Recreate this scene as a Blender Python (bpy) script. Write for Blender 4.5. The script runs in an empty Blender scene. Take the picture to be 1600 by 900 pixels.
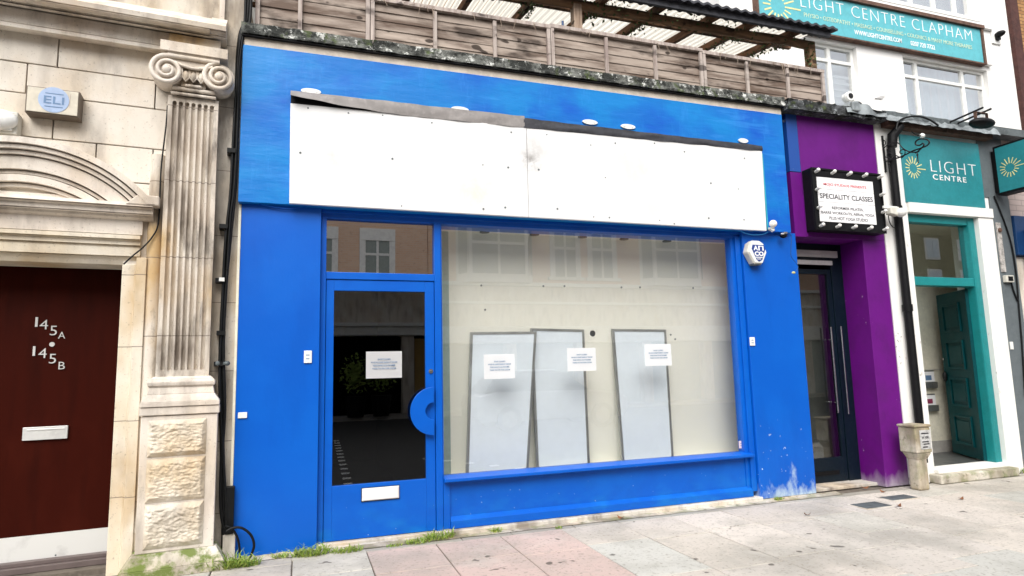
import bpy, bmesh, math, random
from mathutils import Vector, Matrix, noise
random.seed(7)
S = bpy.context.scene
PI = math.pi

# ------------------------------------------------------------------ camera, sky, sun, exposure
YAW, PITCH, ROLL, FPX = 0.32766816, 0.12522637, -0.02446004, 977.4
CAMH, DF = 1.46, 5.6
fw = Vector((math.sin(YAW)*math.cos(PITCH), math.cos(YAW)*math.cos(PITCH), math.sin(PITCH)))
r0 = Vector((math.cos(YAW), -math.sin(YAW), 0)); u0 = r0.cross(fw)
RV = r0*math.cos(ROLL)+u0*math.sin(ROLL); UV = -r0*math.sin(ROLL)+u0*math.cos(ROLL)
cd = bpy.data.cameras.new('camera'); cam = bpy.data.objects.new('camera', cd); S.collection.objects.link(cam)
cam.matrix_world = Matrix(((RV.x, UV.x, -fw.x, 0), (RV.y, UV.y, -fw.y, 0), (RV.z, UV.z, -fw.z, CAMH), (0, 0, 0, 1)))
cd.sensor_width = 36; cd.lens = FPX/1600*36; cd.clip_end = 2000; cd.clip_start = .05
S.camera = cam
SUN_EL, SUN_AZ = math.radians(46), math.radians(205)      # azimuth clockwise from +Y
w = bpy.data.worlds.new('World'); S.world = w; w.use_nodes = True
wn = w.node_tree.nodes; wl = w.node_tree.links; wn.clear()
sky = wn.new('ShaderNodeTexSky'); sky.sky_type = 'NISHITA'; sky.sun_disc = False
sky.sun_elevation = SUN_EL; sky.sun_rotation = SUN_AZ; sky.air_density = 1.0; sky.dust_density = 3.0
hs = wn.new('ShaderNodeHueSaturation'); hs.inputs['Saturation'].default_value = .22
bg = wn.new('ShaderNodeBackground'); bg.inputs['Strength'].default_value = .115
wo = wn.new('ShaderNodeOutputWorld')
wl.new(sky.outputs[0], hs.inputs['Color']); wl.new(hs.outputs[0], bg.inputs[0]); wl.new(bg.outputs[0], wo.inputs[0])
sd = bpy.data.lights.new('sun', 'SUN'); sd.energy = 1.5; sd.angle = math.radians(50); sd.color = (1, .97, .92)
sun = bpy.data.objects.new('sun', sd); S.collection.objects.link(sun)
to_sun = Vector((math.sin(SUN_AZ)*math.cos(SUN_EL), math.cos(SUN_AZ)*math.cos(SUN_EL), math.sin(SUN_EL)))
sun.rotation_euler = to_sun.to_track_quat('Z', 'Y').to_euler()
S.view_settings.view_transform = 'Standard'; S.view_settings.look = 'None'
S.view_settings.exposure = 1.07; S.view_settings.gamma = 1
S.render.engine = 'CYCLES'

# ------------------------------------------------------------------ helpers
class Frame:
    """A vertical reference plane: s runs along it, d goes into it (away from the street), z is up."""
    def __init__(f, ox, oy, ang=0.0):
        f.o = Vector((ox, oy, 0)); f.a = ang
        f.S = Vector((math.cos(ang), math.sin(ang), 0)); f.D = Vector((-math.sin(ang), math.cos(ang), 0))
    def world(f, p): return f.o + f.S*p[0] + f.D*p[1] + Vector((0, 0, p[2]))
    def at(f, px, py, d=0.0):
        v = fw + RV*((px-800)/FPX) - UV*((py-450)/FPX); c = Vector((0, 0, CAMH))
        t = (d - (c-f.o).dot(f.D))/v.dot(f.D); q = c+v*t-f.o
        return q.dot(f.S), q.z
    def rect(f, x0, y0, x1, y1, d=0.0):        # two opposite corners -> s0,s1,z0,z1
        a = f.at(x0, y0, d); b = f.at(x1, y1, d)
        return min(a[0], b[0]), max(a[0], b[0]), min(a[1], b[1]), max(a[1], b[1])
MAIN = Frame(0, DF, 0)
LEFT = Frame(-.5, DF, math.radians(4.6))

class MB:
    def __init__(s): s.v = []; s.f = []; s.smooth = set()
    def add(s, vs, fs, smooth=False):
        n = len(s.v); s.v += [Vector(v) for v in vs]
        for q in fs:
            if smooth: s.smooth.add(len(s.f))
            s.f.append(tuple(i+n for i in q))
        return s
    def hexa(s, p): # p: 4 bottom (ccw), 4 top
        return s.add(p, [(3, 2, 1, 0), (4, 5, 6, 7), (0, 1, 5, 4), (1, 2, 6, 5), (2, 3, 7, 6), (3, 0, 4, 7)])
    def box(s, x0, x1, y0, y1, z0, z1):
        return s.hexa([(x0, y0, z0), (x1, y0, z0), (x1, y1, z0), (x0, y1, z0), (x0, y0, z1), (x1, y0, z1), (x1, y1, z1), (x0, y1, z1)])
    def prism(s, pts, y0, y1):  # outline in (s,z), counter-clockwise seen from the street
        n = len(pts)
        vs = [(x, y0, z) for x, z in pts]+[(x, y1, z) for x, z in pts]
        return s.add(vs, [tuple(range(n)), tuple(range(2*n-1, n-1, -1))]+[(i, i+n, (i+1) % n+n, (i+1) % n) for i in range(n)])
    def profile(s, pts, x0, x1):  # outline in (d,z) swept along s
        n = len(pts)
        vs = [(x0, a, b) for a, b in pts]+[(x1, a, b) for a, b in pts]
        return s.add(vs, [tuple(range(n)), tuple(range(2*n-1, n-1, -1))]+[(i, i+n, (i+1) % n+n, (i+1) % n) for i in range(n)])
    def tube(s, pts, r, seg=8, cap=True):
        pts = [Vector(p) for p in pts]; n = len(pts); rs = r if isinstance(r, (list, tuple)) else [r]*n
        vs = []; ref = None
        for i, p in enumerate(pts):
            t = (pts[min(i+1, n-1)]-pts[max(i-1, 0)])
            if t.length < 1e-9: t = Vector((0, 0, 1))
            t.normalize()
            if ref is None: ref = Vector((0, 0, 1)) if abs(t.z) < .9 else Vector((1, 0, 0))
            a = (ref - t*ref.dot(t)).normalized(); ref = a; b = t.cross(a)
            for k in range(seg):
                g = 2*PI*k/seg; vs.append(p+a*math.cos(g)*rs[i]+b*math.sin(g)*rs[i])
        fs = [(i*seg+k, i*seg+(k+1) % seg, (i+1)*seg+(k+1) % seg, (i+1)*seg+k) for i in range(n-1) for k in range(seg)]
        s.add(vs, fs, True)
        if cap: s.add([vs[k] for k in range(seg)], [tuple(range(seg-1, -1, -1))]); s.add(vs[-seg:], [tuple(range(seg))])
        return s
    def ball(s, c, rx, ry=None, rz=None, u=16, v=10):
        ry = ry or rx; rz = rz or rx; vs = [(c[0], c[1], c[2]-rz)]
        for i in range(1, v):
            t = PI*i/v
            vs += [(c[0]+rx*math.sin(t)*math.cos(2*PI*k/u), c[1]+ry*math.sin(t)*math.sin(2*PI*k/u), c[2]-rz*math.cos(t)) for k in range(u)]
        vs.append((c[0], c[1], c[2]+rz)); L = len(vs)-1
        fs = [(0, 1+(k+1) % u, 1+k) for k in range(u)]+[(L, L-u+k, L-u+(k+1) % u) for k in range(u)]
        fs += [(1+i*u+k, 1+i*u+(k+1) % u, 1+(i+1)*u+(k+1) % u, 1+(i+1)*u+k) for i in range(v-2) for k in range(u)]
        return s.add(vs, fs, True)
    def disc(s, cx, cz, rx, y0, y1, rz=None, n=24):
        rz = rz or rx
        return s.prism([(cx+rx*math.cos(2*PI*k/n), cz+rz*math.sin(2*PI*k/n)) for k in range(n)], y0, y1)
    def bar(s, p, q, wd, up=(0, 0, 1), th=None):
        p = Vector(p); q = Vector(q); t = (q-p).normalized(); th = th or wd
        a = t.cross(Vector(up)).normalized(); b = a.cross(t)
        c = []
        for o in (p, q): c += [o-a*wd/2-b*th/2, o+a*wd/2-b*th/2, o+a*wd/2+b*th/2, o-a*wd/2+b*th/2]
        return s.hexa(c)
    def grid(s, fn, nu, nv, smooth=True):
        vs = [fn(i/nu, j/nv) for j in range(nv+1) for i in range(nu+1)]
        return s.add(vs, [(j*(nu+1)+i, j*(nu+1)+i+1, (j+1)*(nu+1)+i+1, (j+1)*(nu+1)+i) for j in range(nv) for i in range(nu)], smooth)

def text_mb(txt, s0, s1, z0, h, d, bold=0.0, ext=.0015, space=1.0):
    c = bpy.data.curves.new('t', 'FONT'); c.body = txt; c.offset = bold; c.extrude = .01; c.space_character = space; c.resolution_u = 3
    o = bpy.data.objects.new('t', c); S.collection.objects.link(o)
    bpy.context.view_layer.update()
    me = o.evaluated_get(bpy.context.evaluated_depsgraph_get()).to_mesh()
    V = [v.co.copy() for v in me.vertices]; F = [tuple(p.vertices) for p in me.polygons]
    o.to_mesh_clear(); bpy.data.objects.remove(o); bpy.data.curves.remove(c)
    x0 = min(v.x for v in V); x1 = max(v.x for v in V); y0 = min(v.y for v in V); y1 = max(v.y for v in V)
    kx = (s1-s0)/(x1-x0); kz = h/(y1-y0)
    m = MB(); m.add([(s0+(v.x-x0)*kx, d-ext*(1 if v.z > 0 else 0), z0+(v.y-y0)*kz) for v in V], F)
    return m

def mesh_obj(name, mb, mat, base, bevel=0):
    me = bpy.data.meshes.new(name); me.from_pydata([v-base for v in mb.v], [], mb.f)
    if mb.smooth: me.polygons.foreach_set('use_smooth', [i in mb.smooth for i in range(len(mb.f))])
    if getattr(mb, 'cols', None):
        ca = me.color_attributes.new('tint', 'FLOAT_COLOR', 'CORNER'); k = 0
        for i, p in enumerate(me.polygons):
            for _ in p.loop_indices: ca.data[k].color = (*mb.cols[i], 1); k += 1
    me.materials.append(mat); o = bpy.data.objects.new(name, me); S.collection.objects.link(o)
    if bevel:
        b = o.modifiers.new('bevel', 'BEVEL'); b.width = bevel; b.segments = 2; b.limit_method = 'ANGLE'; b.angle_limit = .7
    return o

class Thing:
    def __init__(t, name, label, cat, frame=None, group=None):
        t.n = name; t.l = label; t.c = cat; t.g = group; t.fr = frame or MAIN; t.parts = []
    def add(t, name, mb, mat, under=None, bevel=0, label=None):
        t.parts.append((name, mb, mat, under, bevel, label)); return len(t.parts)-1
    def done(t):
        allv = [v for p in t.parts for v in p[1].v]
        b = Vector((sum((min(v[i] for v in allv), max(v[i] for v in allv)))/2 for i in range(2)))
        b = Vector((b[0], b[1], min(v.z for v in allv)))
        if len(t.parts) == 1:
            p = t.parts[0]; root = mesh_obj(t.n, p[1], p[2], b, p[4])
        else:
            root = bpy.data.objects.new(t.n, None); root.empty_display_size = .2; S.collection.objects.link(root); obs = []
            for (name, mb, mat, under, bev, lab) in t.parts:
                o = mesh_obj(name, mb, mat, b, bev); obs.append(o)
                o.parent = root if under is None else obs[under]
                if lab: o['label'] = lab
        root.location = t.fr.world(b); root.rotation_euler = (0, 0, t.fr.a)
        root['label'] = t.l; root['category'] = t.c
        if t.g: root['group'] = t.g
        return root

def solo(name, mb, mat, label, cat, frame=None, group=None, bevel=0):
    t = Thing(name, label, cat, frame, group); t.add(name, mb, mat, bevel=bevel); return t.done()
def struct(name, mb, mat, frame=None):
    fr = frame or MAIN; o = mesh_obj(name, mb, mat, Vector((0, 0, 0))); o.location = fr.o; o.rotation_euler = (0, 0, fr.a); o['kind'] = 'structure'; return o

def srgb(h):
    r = [int(h[i:i+2], 16)/255 for i in (1, 3, 5)]
    return tuple(x/12.92 if x <= .04045 else ((x+.055)/1.055)**2.4 for x in r)

class Mat:
    """small node helper"""
    def __init__(m, name, col, rough=.6, metal=0, spec=.5):
        m.m = bpy.data.materials.new(name); m.m.use_nodes = True; m.n = m.m.node_tree.nodes; m.l = m.m.node_tree.links
        m.b = m.n['Principled BSDF']; m.b.inputs['Roughness'].default_value = rough; m.b.inputs['Metallic'].default_value = metal
        m.b.inputs['Specular IOR Level'].default_value = spec
        m.b.inputs['Base Color'].default_value = (*col, 1); m.col = None; m.base = col; m.h = None
        m.pos = m.n.new('ShaderNodeNewGeometry').outputs['Position']
    def noise(m, scale, stretch=(1, 1, 1), detail=4, rough=.55, off=0):
        mp = m.n.new('ShaderNodeMapping'); mp.inputs['Scale'].default_value = stretch; mp.inputs['Location'].default_value = (off, off*.7, off*1.3)
        nz = m.n.new('ShaderNodeTexNoise'); nz.inputs['Scale'].default_value = scale; nz.inputs['Detail'].default_value = detail; nz.inputs['Roughness'].default_value = rough
        m.l.new(m.pos, mp.inputs[0]); m.l.new(mp.outputs[0], nz.inputs[0]); return nz.outputs[0]
    def ramp(m, src, a, b):
        r = m.n.new('ShaderNodeMapRange'); r.inputs[1].default_value = a; r.inputs[2].default_value = b; m.l.new(src, r.inputs[0]); return r.outputs[0]
    def math(m, op, a, b=None):
        q = m.n.new('ShaderNodeMath'); q.operation = op
        for i, x in enumerate((a, b)):
            if x is None: continue
            if isinstance(x, (int, float)): q.inputs[i].default_value = x
            else: m.l.new(x, q.inputs[i])
        return q.outputs[0]
    def mix(m, fac, col, mode='MIX'):
        x = m.n.new('ShaderNodeMix'); x.data_type = 'RGBA'; x.blend_type = mode
        if isinstance(fac, (int, float)): x.inputs[0].default_value = fac
        else: m.l.new(fac, x.inputs[0])
        if m.col is None: x.inputs[6].default_value = (*m.base, 1)
        else: m.l.new(m.col, x.inputs[6])
        if isinstance(col, tuple): x.inputs[7].default_value = (*col, 1)
        else: m.l.new(col, x.inputs[7])
        m.col = x.outputs[2]; m.l.new(m.col, m.b.inputs['Base Color']); return m
    def spot(m, col, scale, a, b, amt=1, stretch=(1, 1, 1), off=0, detail=4, rough=.55):
        f = m.ramp(m.noise(scale, stretch, detail, rough, off), a, b)
        if amt != 1: f = m.math('MULTIPLY', f, amt)
        return m.mix(f, col)
    def z(m):
        sp = m.n.new('ShaderNodeSeparateXYZ'); m.l.new(m.pos, sp.inputs[0]); return sp.outputs[2]
    def bump(m, src, strength=.3, dist=.01):
        b = m.n.new('ShaderNodeBump'); b.inputs['Strength'].default_value = strength; b.inputs['Distance'].default_value = dist
        m.l.new(src, b.inputs['Height'])
        if m.h is not None: m.l.new(m.h, b.inputs['Normal'])
        m.h = b.outputs[0]; m.l.new(m.h, m.b.inputs['Normal']); return m
    def radial(m, c, r, col, amt, nsc=9):
        mp = m.n.new('ShaderNodeVectorMath'); mp.operation = 'DISTANCE'; m.l.new(m.pos, mp.inputs[0]); mp.inputs[1].default_value = c
        f = m.ramp(mp.outputs['Value'], r, 0); f = m.math('MULTIPLY', f, m.ramp(m.noise(nsc, detail=6, rough=.7), .38, .62))
        return m.mix(m.math('MULTIPLY', f, amt), col)
    def rgh(m, src, a, b):
        r = m.n.new('ShaderNodeMapRange'); r.inputs[3].default_value = a; r.inputs[4].default_value = b; m.l.new(src, r.inputs[0]); m.l.new(r.outputs[0], m.b.inputs['Roughness']); return m

def simple(name, col, rough=.6, metal=0, var=.12, bump=.12, scale=9, spec=.5):
    m = Mat(name, col, rough, metal, spec)
    m.spot(tuple(x*(1-var) for x in col), scale, .4, .65)
    m.spot(tuple(min(1, x*(1+var*.5)+.004) for x in col), scale*3, .5, .75, off=5)
    if bump:
        m.spot(tuple(x*.62 for x in col), 4.5, .58, .76, .45, (1.3, 1.3, .5), 19, 7, .68)
        m.bump(m.noise(120, detail=3), bump, .002); m.rgh(m.noise(7, off=4), max(.05, rough-.12), min(1, rough+.15))
    return m.m

def stone_mat(name, col=(.56, .49, .385), ochre=.5, grime=.5, joints=0, rough_bump=.35, moss=0, zoff=0):
    m = Mat(name, col, .85, 0, .25)
    m.spot((.74, .69, .61), 1.7, .42, .62, .8)
    m.spot((.50, .35, .18), 2.0, .48, .66, ochre, (1, 1, .55), 3)
    m.spot((.22, .18, .145), 5, .48, .68, grime*.85, (1.3, 1.3, .35), 11)
    m.spot((.13, .11, .095), 3.1, .58, .74, grime*.85, (1.4, 1.4, .45), 23, 8, .7)
    m.spot((.25, .21, .17), 60, .62, .7, .5, off=2)
    if joints:
        fr = m.math('FRACT', m.math('DIVIDE', m.math('ADD', m.z(), zoff), joints))
        ln = m.math('LESS_THAN', fr, .012)
        m.mix(m.math('MULTIPLY', ln, .75), (.14, .11, .09))
    if moss:
        f = m.ramp(m.noise(7, detail=6, rough=.65), .46 if moss > .9 else .47, .58)
        m.mix(m.math('MULTIPLY', f, moss), (.12, .17, .025))
        m.spot((.05, .055, .02), 14, .6, .72, .7, off=9)
    m.bump(m.noise(14, detail=6, rough=.65), rough_bump, .012)
    m.bump(m.noise(90, detail=3), .25, .003)
    return m.m

def glass_mat(name, tint=(1, 1, 1), ior=1.6, rough=0.0, gain=1.0):
    m = bpy.data.materials.new(name); m.use_nodes = True; n = m.node_tree.nodes; l = m.node_tree.links; n.clear()
    o = n.new('ShaderNodeOutputMaterial'); mx = n.new('ShaderNodeMixShader'); t = n.new('ShaderNodeBsdfTransparent'); g = n.new('ShaderNodeBsdfGlossy')
    fr = n.new('ShaderNodeFresnel'); fr.inputs[0].default_value = ior
    ge = n.new('ShaderNodeNewGeometry')                       # the inner skin reflects like the outer one
    mu = n.new('ShaderNodeMath'); mu.operation = 'MULTIPLY'; mu.inputs[1].default_value = gain; mu.use_clamp = True
    t.inputs[0].default_value = (*tint, 1); g.inputs['Roughness'].default_value = rough
    lw = n.new('ShaderNodeFresnel'); lw.inputs[0].default_value = ior
    l.new(fr.outputs[0], mu.inputs[0])
    # backfacing -> low constant reflectance instead of total internal reflection
    mb = n.new('ShaderNodeMix'); mb.data_type = 'FLOAT'; l.new(ge.outputs['Backfacing'], mb.inputs[0]); l.new(mu.outputs[0], mb.inputs[2]); mb.inputs[3].default_value = .02
    l.new(mb.outputs[0], mx.inputs[0]); l.new(t.outputs[0], mx.inputs[1]); l.new(g.outputs[0], mx.inputs[2]); l.new(mx.outputs[0], o.inputs[0])
    return m

# ------------------------------------------------------------------ materials
BLUE = (.001, .094, .49)
def blue_mat(name, kind):
    m = Mat(name, BLUE, .36, 0, .28)
    if kind == 'fascia':
        m.spot((.003, .205, .55), 1.1, .36, .56, .9, (1, 1, 1.3))
        m.spot((.002, .14, .49), 2.6, .5, .6, .55, (.6, 1, 1.6), 7, 6)
        m.spot((.03, .25, .68), 8, .56, .72, .32, (1.4, 1, .3), 4, 6, .7)
        m.spot((.04, .27, .70), 3.5, .60, .66, .28, (.35, 1, 3), 14, 4)
        m.bump(m.noise(1.8, (.6, 1, 2.2), 5, .6), .5, .02)
        m.bump(m.noise(22, (1, 1, .3), 3), .25, .004)
        m.rgh(m.noise(5, (1, 1, .4)), .2, .6)
    elif kind == 'pier':
        m.spot((.002, .112, .53), 1.2, .45, .6, .6)
        m.spot((.001, .076, .42), 2.5, .5, .65, .4, (1.5, 1, .5), 3)
        z = m.z(); f = m.math('SUBTRACT', m.math('ADD', m.ramp(m.noise(6, (1, 1, .6), 6, .65), .35, .75), m.ramp(z, .42, -.05)), .88)
        sp = m.n.new('ShaderNodeSeparateXYZ'); m.l.new(m.pos, sp.inputs[0])
        f = m.math('MULTIPLY', m.ramp(f, 0, .55), m.ramp(sp.outputs[0], 3.6, 5.2))
        m.mix(f, (.48, .6, .68))
        q = m.math('MULTIPLY', m.ramp(m.noise(24, detail=2), .72, .74), m.ramp(z, 1.0, .2)); q = m.math('MULTIPLY', q, m.ramp(sp.outputs[0], 3.5, 4.6))
        m.mix(q, (.6, .68, .72))
        m.bump(m.noise(55, (1, 1, .5), 3), .2, .003); m.bump(m.noise(2), .25, .02)
    else:
        m.spot((.002, .115, .53), 2, .45, .65, .6)
        m.spot((.001, .08, .43), 5, .5, .65, .4, off=3)
        q = m.math('MULTIPLY', m.ramp(m.noise(38, detail=2), .755, .77), m.ramp(m.z(), .9, .1)); m.mix(q, (.45, .58, .66))
        z = m.z(); m.mix(m.math('MULTIPLY', m.math('MULTIPLY', m.ramp(m.noise(4, (1, 1, 2), 5), .45, .7), m.ramp(z, .4, .05)), .25), (.02, .3, .6))
        m.bump(m.noise(60, detail=3), .15, .002)
    return m.m
m_fascia = blue_mat('blue_fascia_paint', 'fascia'); m_pier = blue_mat('blue_pier_paint', 'pier'); m_blue = blue_mat('blue_joinery_paint', 'x')
m_teal_old = simple('old_turquoise_paint', (.02, .35, .48), .6)
m_stone = stone_mat('ashlar_stone', (.70, .64, .56), .4, .35)
m_stone_b = stone_mat('moulded_stone', (.69, .62, .545), .35, .5)
m_pil = stone_mat('fluted_stone', (.58, .51, .43), 1.0, 1.15, joints=.62, zoff=.1)
m_jamb = stone_mat('jamb_stone', (.68, .60, .47), .75, .25, joints=.56)
m_strip = stone_mat('strip_stone', (.50, .45, .38), .5, 1.0, joints=.56, zoff=.2)
m_rust = stone_mat('rock_faced_stone', (.66, .60, .50), .7, .6, rough_bump=.8)
m_plinth = stone_mat('mossy_plinth_stone', (.50, .46, .38), .3, .8, moss=.91)
m_mortar = simple('joint_mortar', (.14, .115, .095), .95)
m_render = stone_mat('stained_render', (.50, .44, .36), .5, .9)
m_white = Mat('white_board', (.72, .72, .715), .5)
m_white.spot((.66, .66, .65), 3, .5, .7, .6); m_white.spot((.45, .43, .4), 1.3, .64, .78, .5, (1, 1, 1.2), 8, 8, .75)
for c_, r_, k_, a_ in ((MAIN.at(828, 252, -.1), .14, (.12, .10, .09), .95), (MAIN.at(836, 232, -.1), .22, (.4, .38, .36), .5), (MAIN.at(745, 298, -.1), .35, (.64, .56, .44), .45), (MAIN.at(1000, 255, -.1), .3, (.55, .52, .48), .35), (MAIN.at(524, 246, -.1), .12, (.4, .38, .36), .5)): m_white.radial((c_[0], DF-.1, c_[1]), r_, k_, a_)
m_white.bump(m_white.noise(1.6), .15, .02); m_white.bump(m_white.noise(70), .08, .002); m_white = m_white.m
m_wrend = Mat('white_render', (.80, .79, .77), .8); m_wrend.spot((.70, .69, .66), 2, .5, .75, .7); m_wrend.spot((.45, .43, .40), 6, .66, .8, .4, (1, 1, .4), 4, 6)
m_wrend.bump(m_wrend.noise(50), .3, .004); m_wrend = m_wrend.m
m_wpier = Mat('white_pier_paint', (.80, .79, .76), .7); m_wpier.spot((.60, .57, .52), 2.4, .56, .75, .6, (1.5, 1, .5), 3, 6)
m_wpier.spot((.22, .18, .15), 16, .66, .74, .6, (1, 1, .6), 6, 6); m_wpier.bump(m_wpier.noise(9, detail=6), .3, .01); m_wpier = m_wpier.m
m_cream = simple('cream_plaster', (.80, .76, .62), .8)
m_cream2 = simple('cream_strip_paint', (.62, .55, .46), .7, var=.15)
def coping(name, dark):
    m = Mat(name, (.16, .165, .15) if not dark else (.075, .08, .085), .9)
    m.spot((.012, .014, .012), 6, .43, .55, .95, detail=7, rough=.7)
    m.spot((.68, .69, .65) if not dark else (.25, .27, .28), 11, .55, .60, .9, (1, 1, 1), 5, 8, .75)
    m.spot((.06, .085, .02), 9, .58, .68, .8, off=13)
    m.bump(m.noise(18, detail=8, rough=.7), .9, .03); return m.m
m_cop = coping('lichened_coping', False); m_slate = coping('dark_coping', True)
def wood(name, col, dark, st=(.6, 1, 9)):
    m = Mat(name, col, .8, 0, .3)
    m.spot(dark, 3.2, .44, .60, .85, st, 0, 8, .6)
    m.spot(tuple(x*.3 for x in dark), 2.5, .54, .66, .8, (.9, 1, 2.4), 6, 5)
    m.spot(tuple(min(1, x*1.35) for x in col), 5, .55, .7, .7, st, 9, 5)
    m.spot(tuple(x*.3 for x in dark), 5, .70, .73, .9, (1, 1, 1.6), 31, 1)
    m.bump(m.noise(6, st, 8), .5, .008); return m.m
m_fence = wood('weathered_fence_board', (.34, .28, .235), (.085, .052, .036), (.4, 1, 2.6))
m_batten = wood('fence_batten', (.44, .38, .34), (.27, .21, .19), (5, 5, .5))
m_rafter = wood('brown_rafter', (.22, .12, .07), (.09, .045, .025), (3, .5, 3))
m_log = wood('log_beam', (.30, .18, .10), (.12, .07, .04), (.5, 4, 4))
m_post = wood('pale_post', (.48, .36, .27), (.25, .17, .12), (5, 5, .5))
m_black = simple('black_paint', (.004, .004, .005), .5, spec=.2)
m_rub = simple('black_cable', (.004, .0045, .005), .5, bump=0, spec=.25)
m_purple = Mat('purple_paint', (.118, .002, .175), .55, 0, .3); m_purple.spot((.092, .002, .135), 3, .45, .65, .7)
_z = m_purple.z(); m_purple.mix(m_purple.ramp(m_purple.math('ADD', m_purple.ramp(_z, .36, -.04), m_purple.math('MULTIPLY', m_purple.noise(9, (1, 1, .5), 6), .7)), .85, 1.5), (.5, .46, .5))
m_purple.spot((.5, .35, .5), 20, .72, .75, .8, off=3); m_purple.spot((.07, .003, .10), 5, .58, .75, .5, (1.3, 1.3, .5), 9, 7); m_purple.bump(m_purple.noise(50), .2, .003); m_purple.bump(m_purple.noise(4), .25, .015); m_purple.rgh(m_purple.noise(6), .35, .75); m_purple = m_purple.m
m_navy = simple('dark_navy_paint', (.004, .045, .15), .45); m_peel = None
m_jambblue = Mat('peeling_blue_paint', (.004, .06, .30), .5); m_jambblue.spot((.7, .68, .66), 5, .57, .60, 1, (1, 1, .45), 3, 4); m_jambblue = m_jambblue.m
m_doorblk = simple('black_door_frame', (.002, .008, .015), .35, spec=.25)
m_steel = simple('brushed_steel', (.7, .7, .7), .25, 1, bump=0)
m_alu = Mat('dull_aluminium', (.42, .43, .42), .35, .8); m_alu.spot((.12, .12, .12), 5, .5, .7, .7, (1, 1, .3)); m_alu = m_alu.m
m_grey = simple('grey_paint', (.115, .135, .145), .6)
m_teal = simple('teal_sign_face', (.02, .225, .255), .45, bump=.05)
m_tealf = simple('teal_joinery_paint', (.004, .215, .225), .4)
m_teald = simple('dark_teal_door_paint', (0, .05, .058), .45, spec=.12)
m_tealb = simple('turquoise_board', (.10, .42, .48), .5, bump=.04)
m_red = Mat('red_brown_door_paint', (.032, .0035, .0013), .5, 0, .06); m_red.spot((.052, .007, .003), 1.5, .45, .65, .9, (1, 1, .5)); m_red.spot((.015, .002, .001), 4, .5, .75, .6, (2, 2, .25), 3, 6); m_red.bump(m_red.noise(70, (1, 1, .2)), .12, .002); m_red = m_red.m
m_kick = Mat('scuffed_white_metal', (.66, .66, .64), .45, .1); m_kick.spot((.4, .39, .38), 6, .58, .75, .6, off=2, detail=8); m_kick = m_kick.m
m_letter = simple('silver_white_enamel', (.72, .72, .70), .3, .3, bump=0)
m_wplas = simple('white_plastic', (.78, .78, .75), .4, bump=0)
m_oplas = simple('aged_cream_plastic', (.62, .60, .53), .5, bump=.05)
m_logo = simple('navy_logo', (.01, .04, .22), .5, bump=0)
m_yel = simple('pale_yellow_ray', (.75, .70, .32), .5, bump=0)
m_ylet = simple('pale_yellow_lettering', (.55, .68, .50), .5, bump=0)
m_wlet = simple('white_lettering', (.85, .85, .85), .5, bump=0)
m_rlet = simple('red_lettering', (.6, .02, .04), .5, bump=0)
m_klet = simple('black_lettering', (.02, .02, .025), .5, bump=0)
m_nlet = simple('blue_grey_print', (.12, .22, .38), .6, bump=0)
m_paper = simple('white_paper', (.84, .84, .85), .7, bump=0, var=.03)
m_note = bpy.data.materials.new('thin_paper'); m_note.use_nodes = True; n = m_note.node_tree.nodes; l = m_note.node_tree.links; n.clear()
_o = n.new('ShaderNodeOutputMaterial'); _m = n.new('ShaderNodeMixShader'); _d = n.new('ShaderNodeBsdfDiffuse'); _t = n.new('ShaderNodeBsdfTranslucent')
_d.inputs[0].default_value = (.86, .86, .87, 1); _t.inputs[0].default_value = (.93, .93, .94, 1); _m.inputs[0].default_value = .5
l.new(_d.outputs[0], _m.inputs[1]); l.new(_t.outputs[0], _m.inputs[2]); l.new(_m.outputs[0], _o.inputs[0])
m_bulb = simple('opal_bulb', (.82, .80, .76), .25, bump=0, var=.05)
m_panel = simple('pale_blue_panel', (.82, .90, .97), .3, var=.03, bump=0)
m_wallin = Mat('cream_display_wall', (.94, .93, .83), .7); m_wallin.spot((.91, .91, .81), 1.2, .4, .65, .7); m_wallin.spot((.5, .5, .42), 30, .74, .77, .6); m_wallin = m_wallin.m
m_ceil = simple('display_ceiling', (.88, .84, .75), .8, bump=0)
m_gg = simple('grey_green_board', (.35, .46, .43), .7)
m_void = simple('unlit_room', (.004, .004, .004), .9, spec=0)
m_flash = simple('grey_roofing_felt', (.26, .24, .23), .6, var=.25, bump=.4, scale=6)
m_flashk = simple('black_bitumen_felt', (.035, .036, .045), .6, var=.4, bump=.4)
m_lead = simple('weathered_lead', (.30, .33, .34), .5, .3, var=.35, bump=.5, scale=6)
m_leadd = simple('dark_lead', (.12, .14, .145), .6, .2, var=.4, bump=.6, scale=8)
m_iron = simple('black_wrought_iron', (.01, .01, .011), .45, .4)
m_rustm = simple('rusty_timber', (.13, .07, .05), .9, var=.5)
m_conc = stone_mat('mossy_concrete', (.36, .33, .25), .3, .7, moss=.45)
m_post_c = stone_mat('concrete_post', (.30, .25, .165), .4, .8, moss=.25)
m_floor = simple('dark_floor_tile', (.07, .075, .075), .35)
m_thresh = stone_mat('worn_threshold', (.50, .47, .42), .5, 1.0)
m_trans = bpy.data.materials.new('translucent_sheet'); m_trans.use_nodes = True
n = m_trans.node_tree.nodes; l = m_trans.node_tree.links; n.clear()
_o = n.new('ShaderNodeOutputMaterial'); _m = n.new('ShaderNodeMixShader'); _d = n.new('ShaderNodeBsdfDiffuse'); _t = n.new('ShaderNodeBsdfTranslucent')
_d.inputs[0].default_value = (.75, .73, .68, 1); _t.inputs[0].default_value = (.6, .57, .5, 1); _m.inputs[0].default_value = .7
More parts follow.
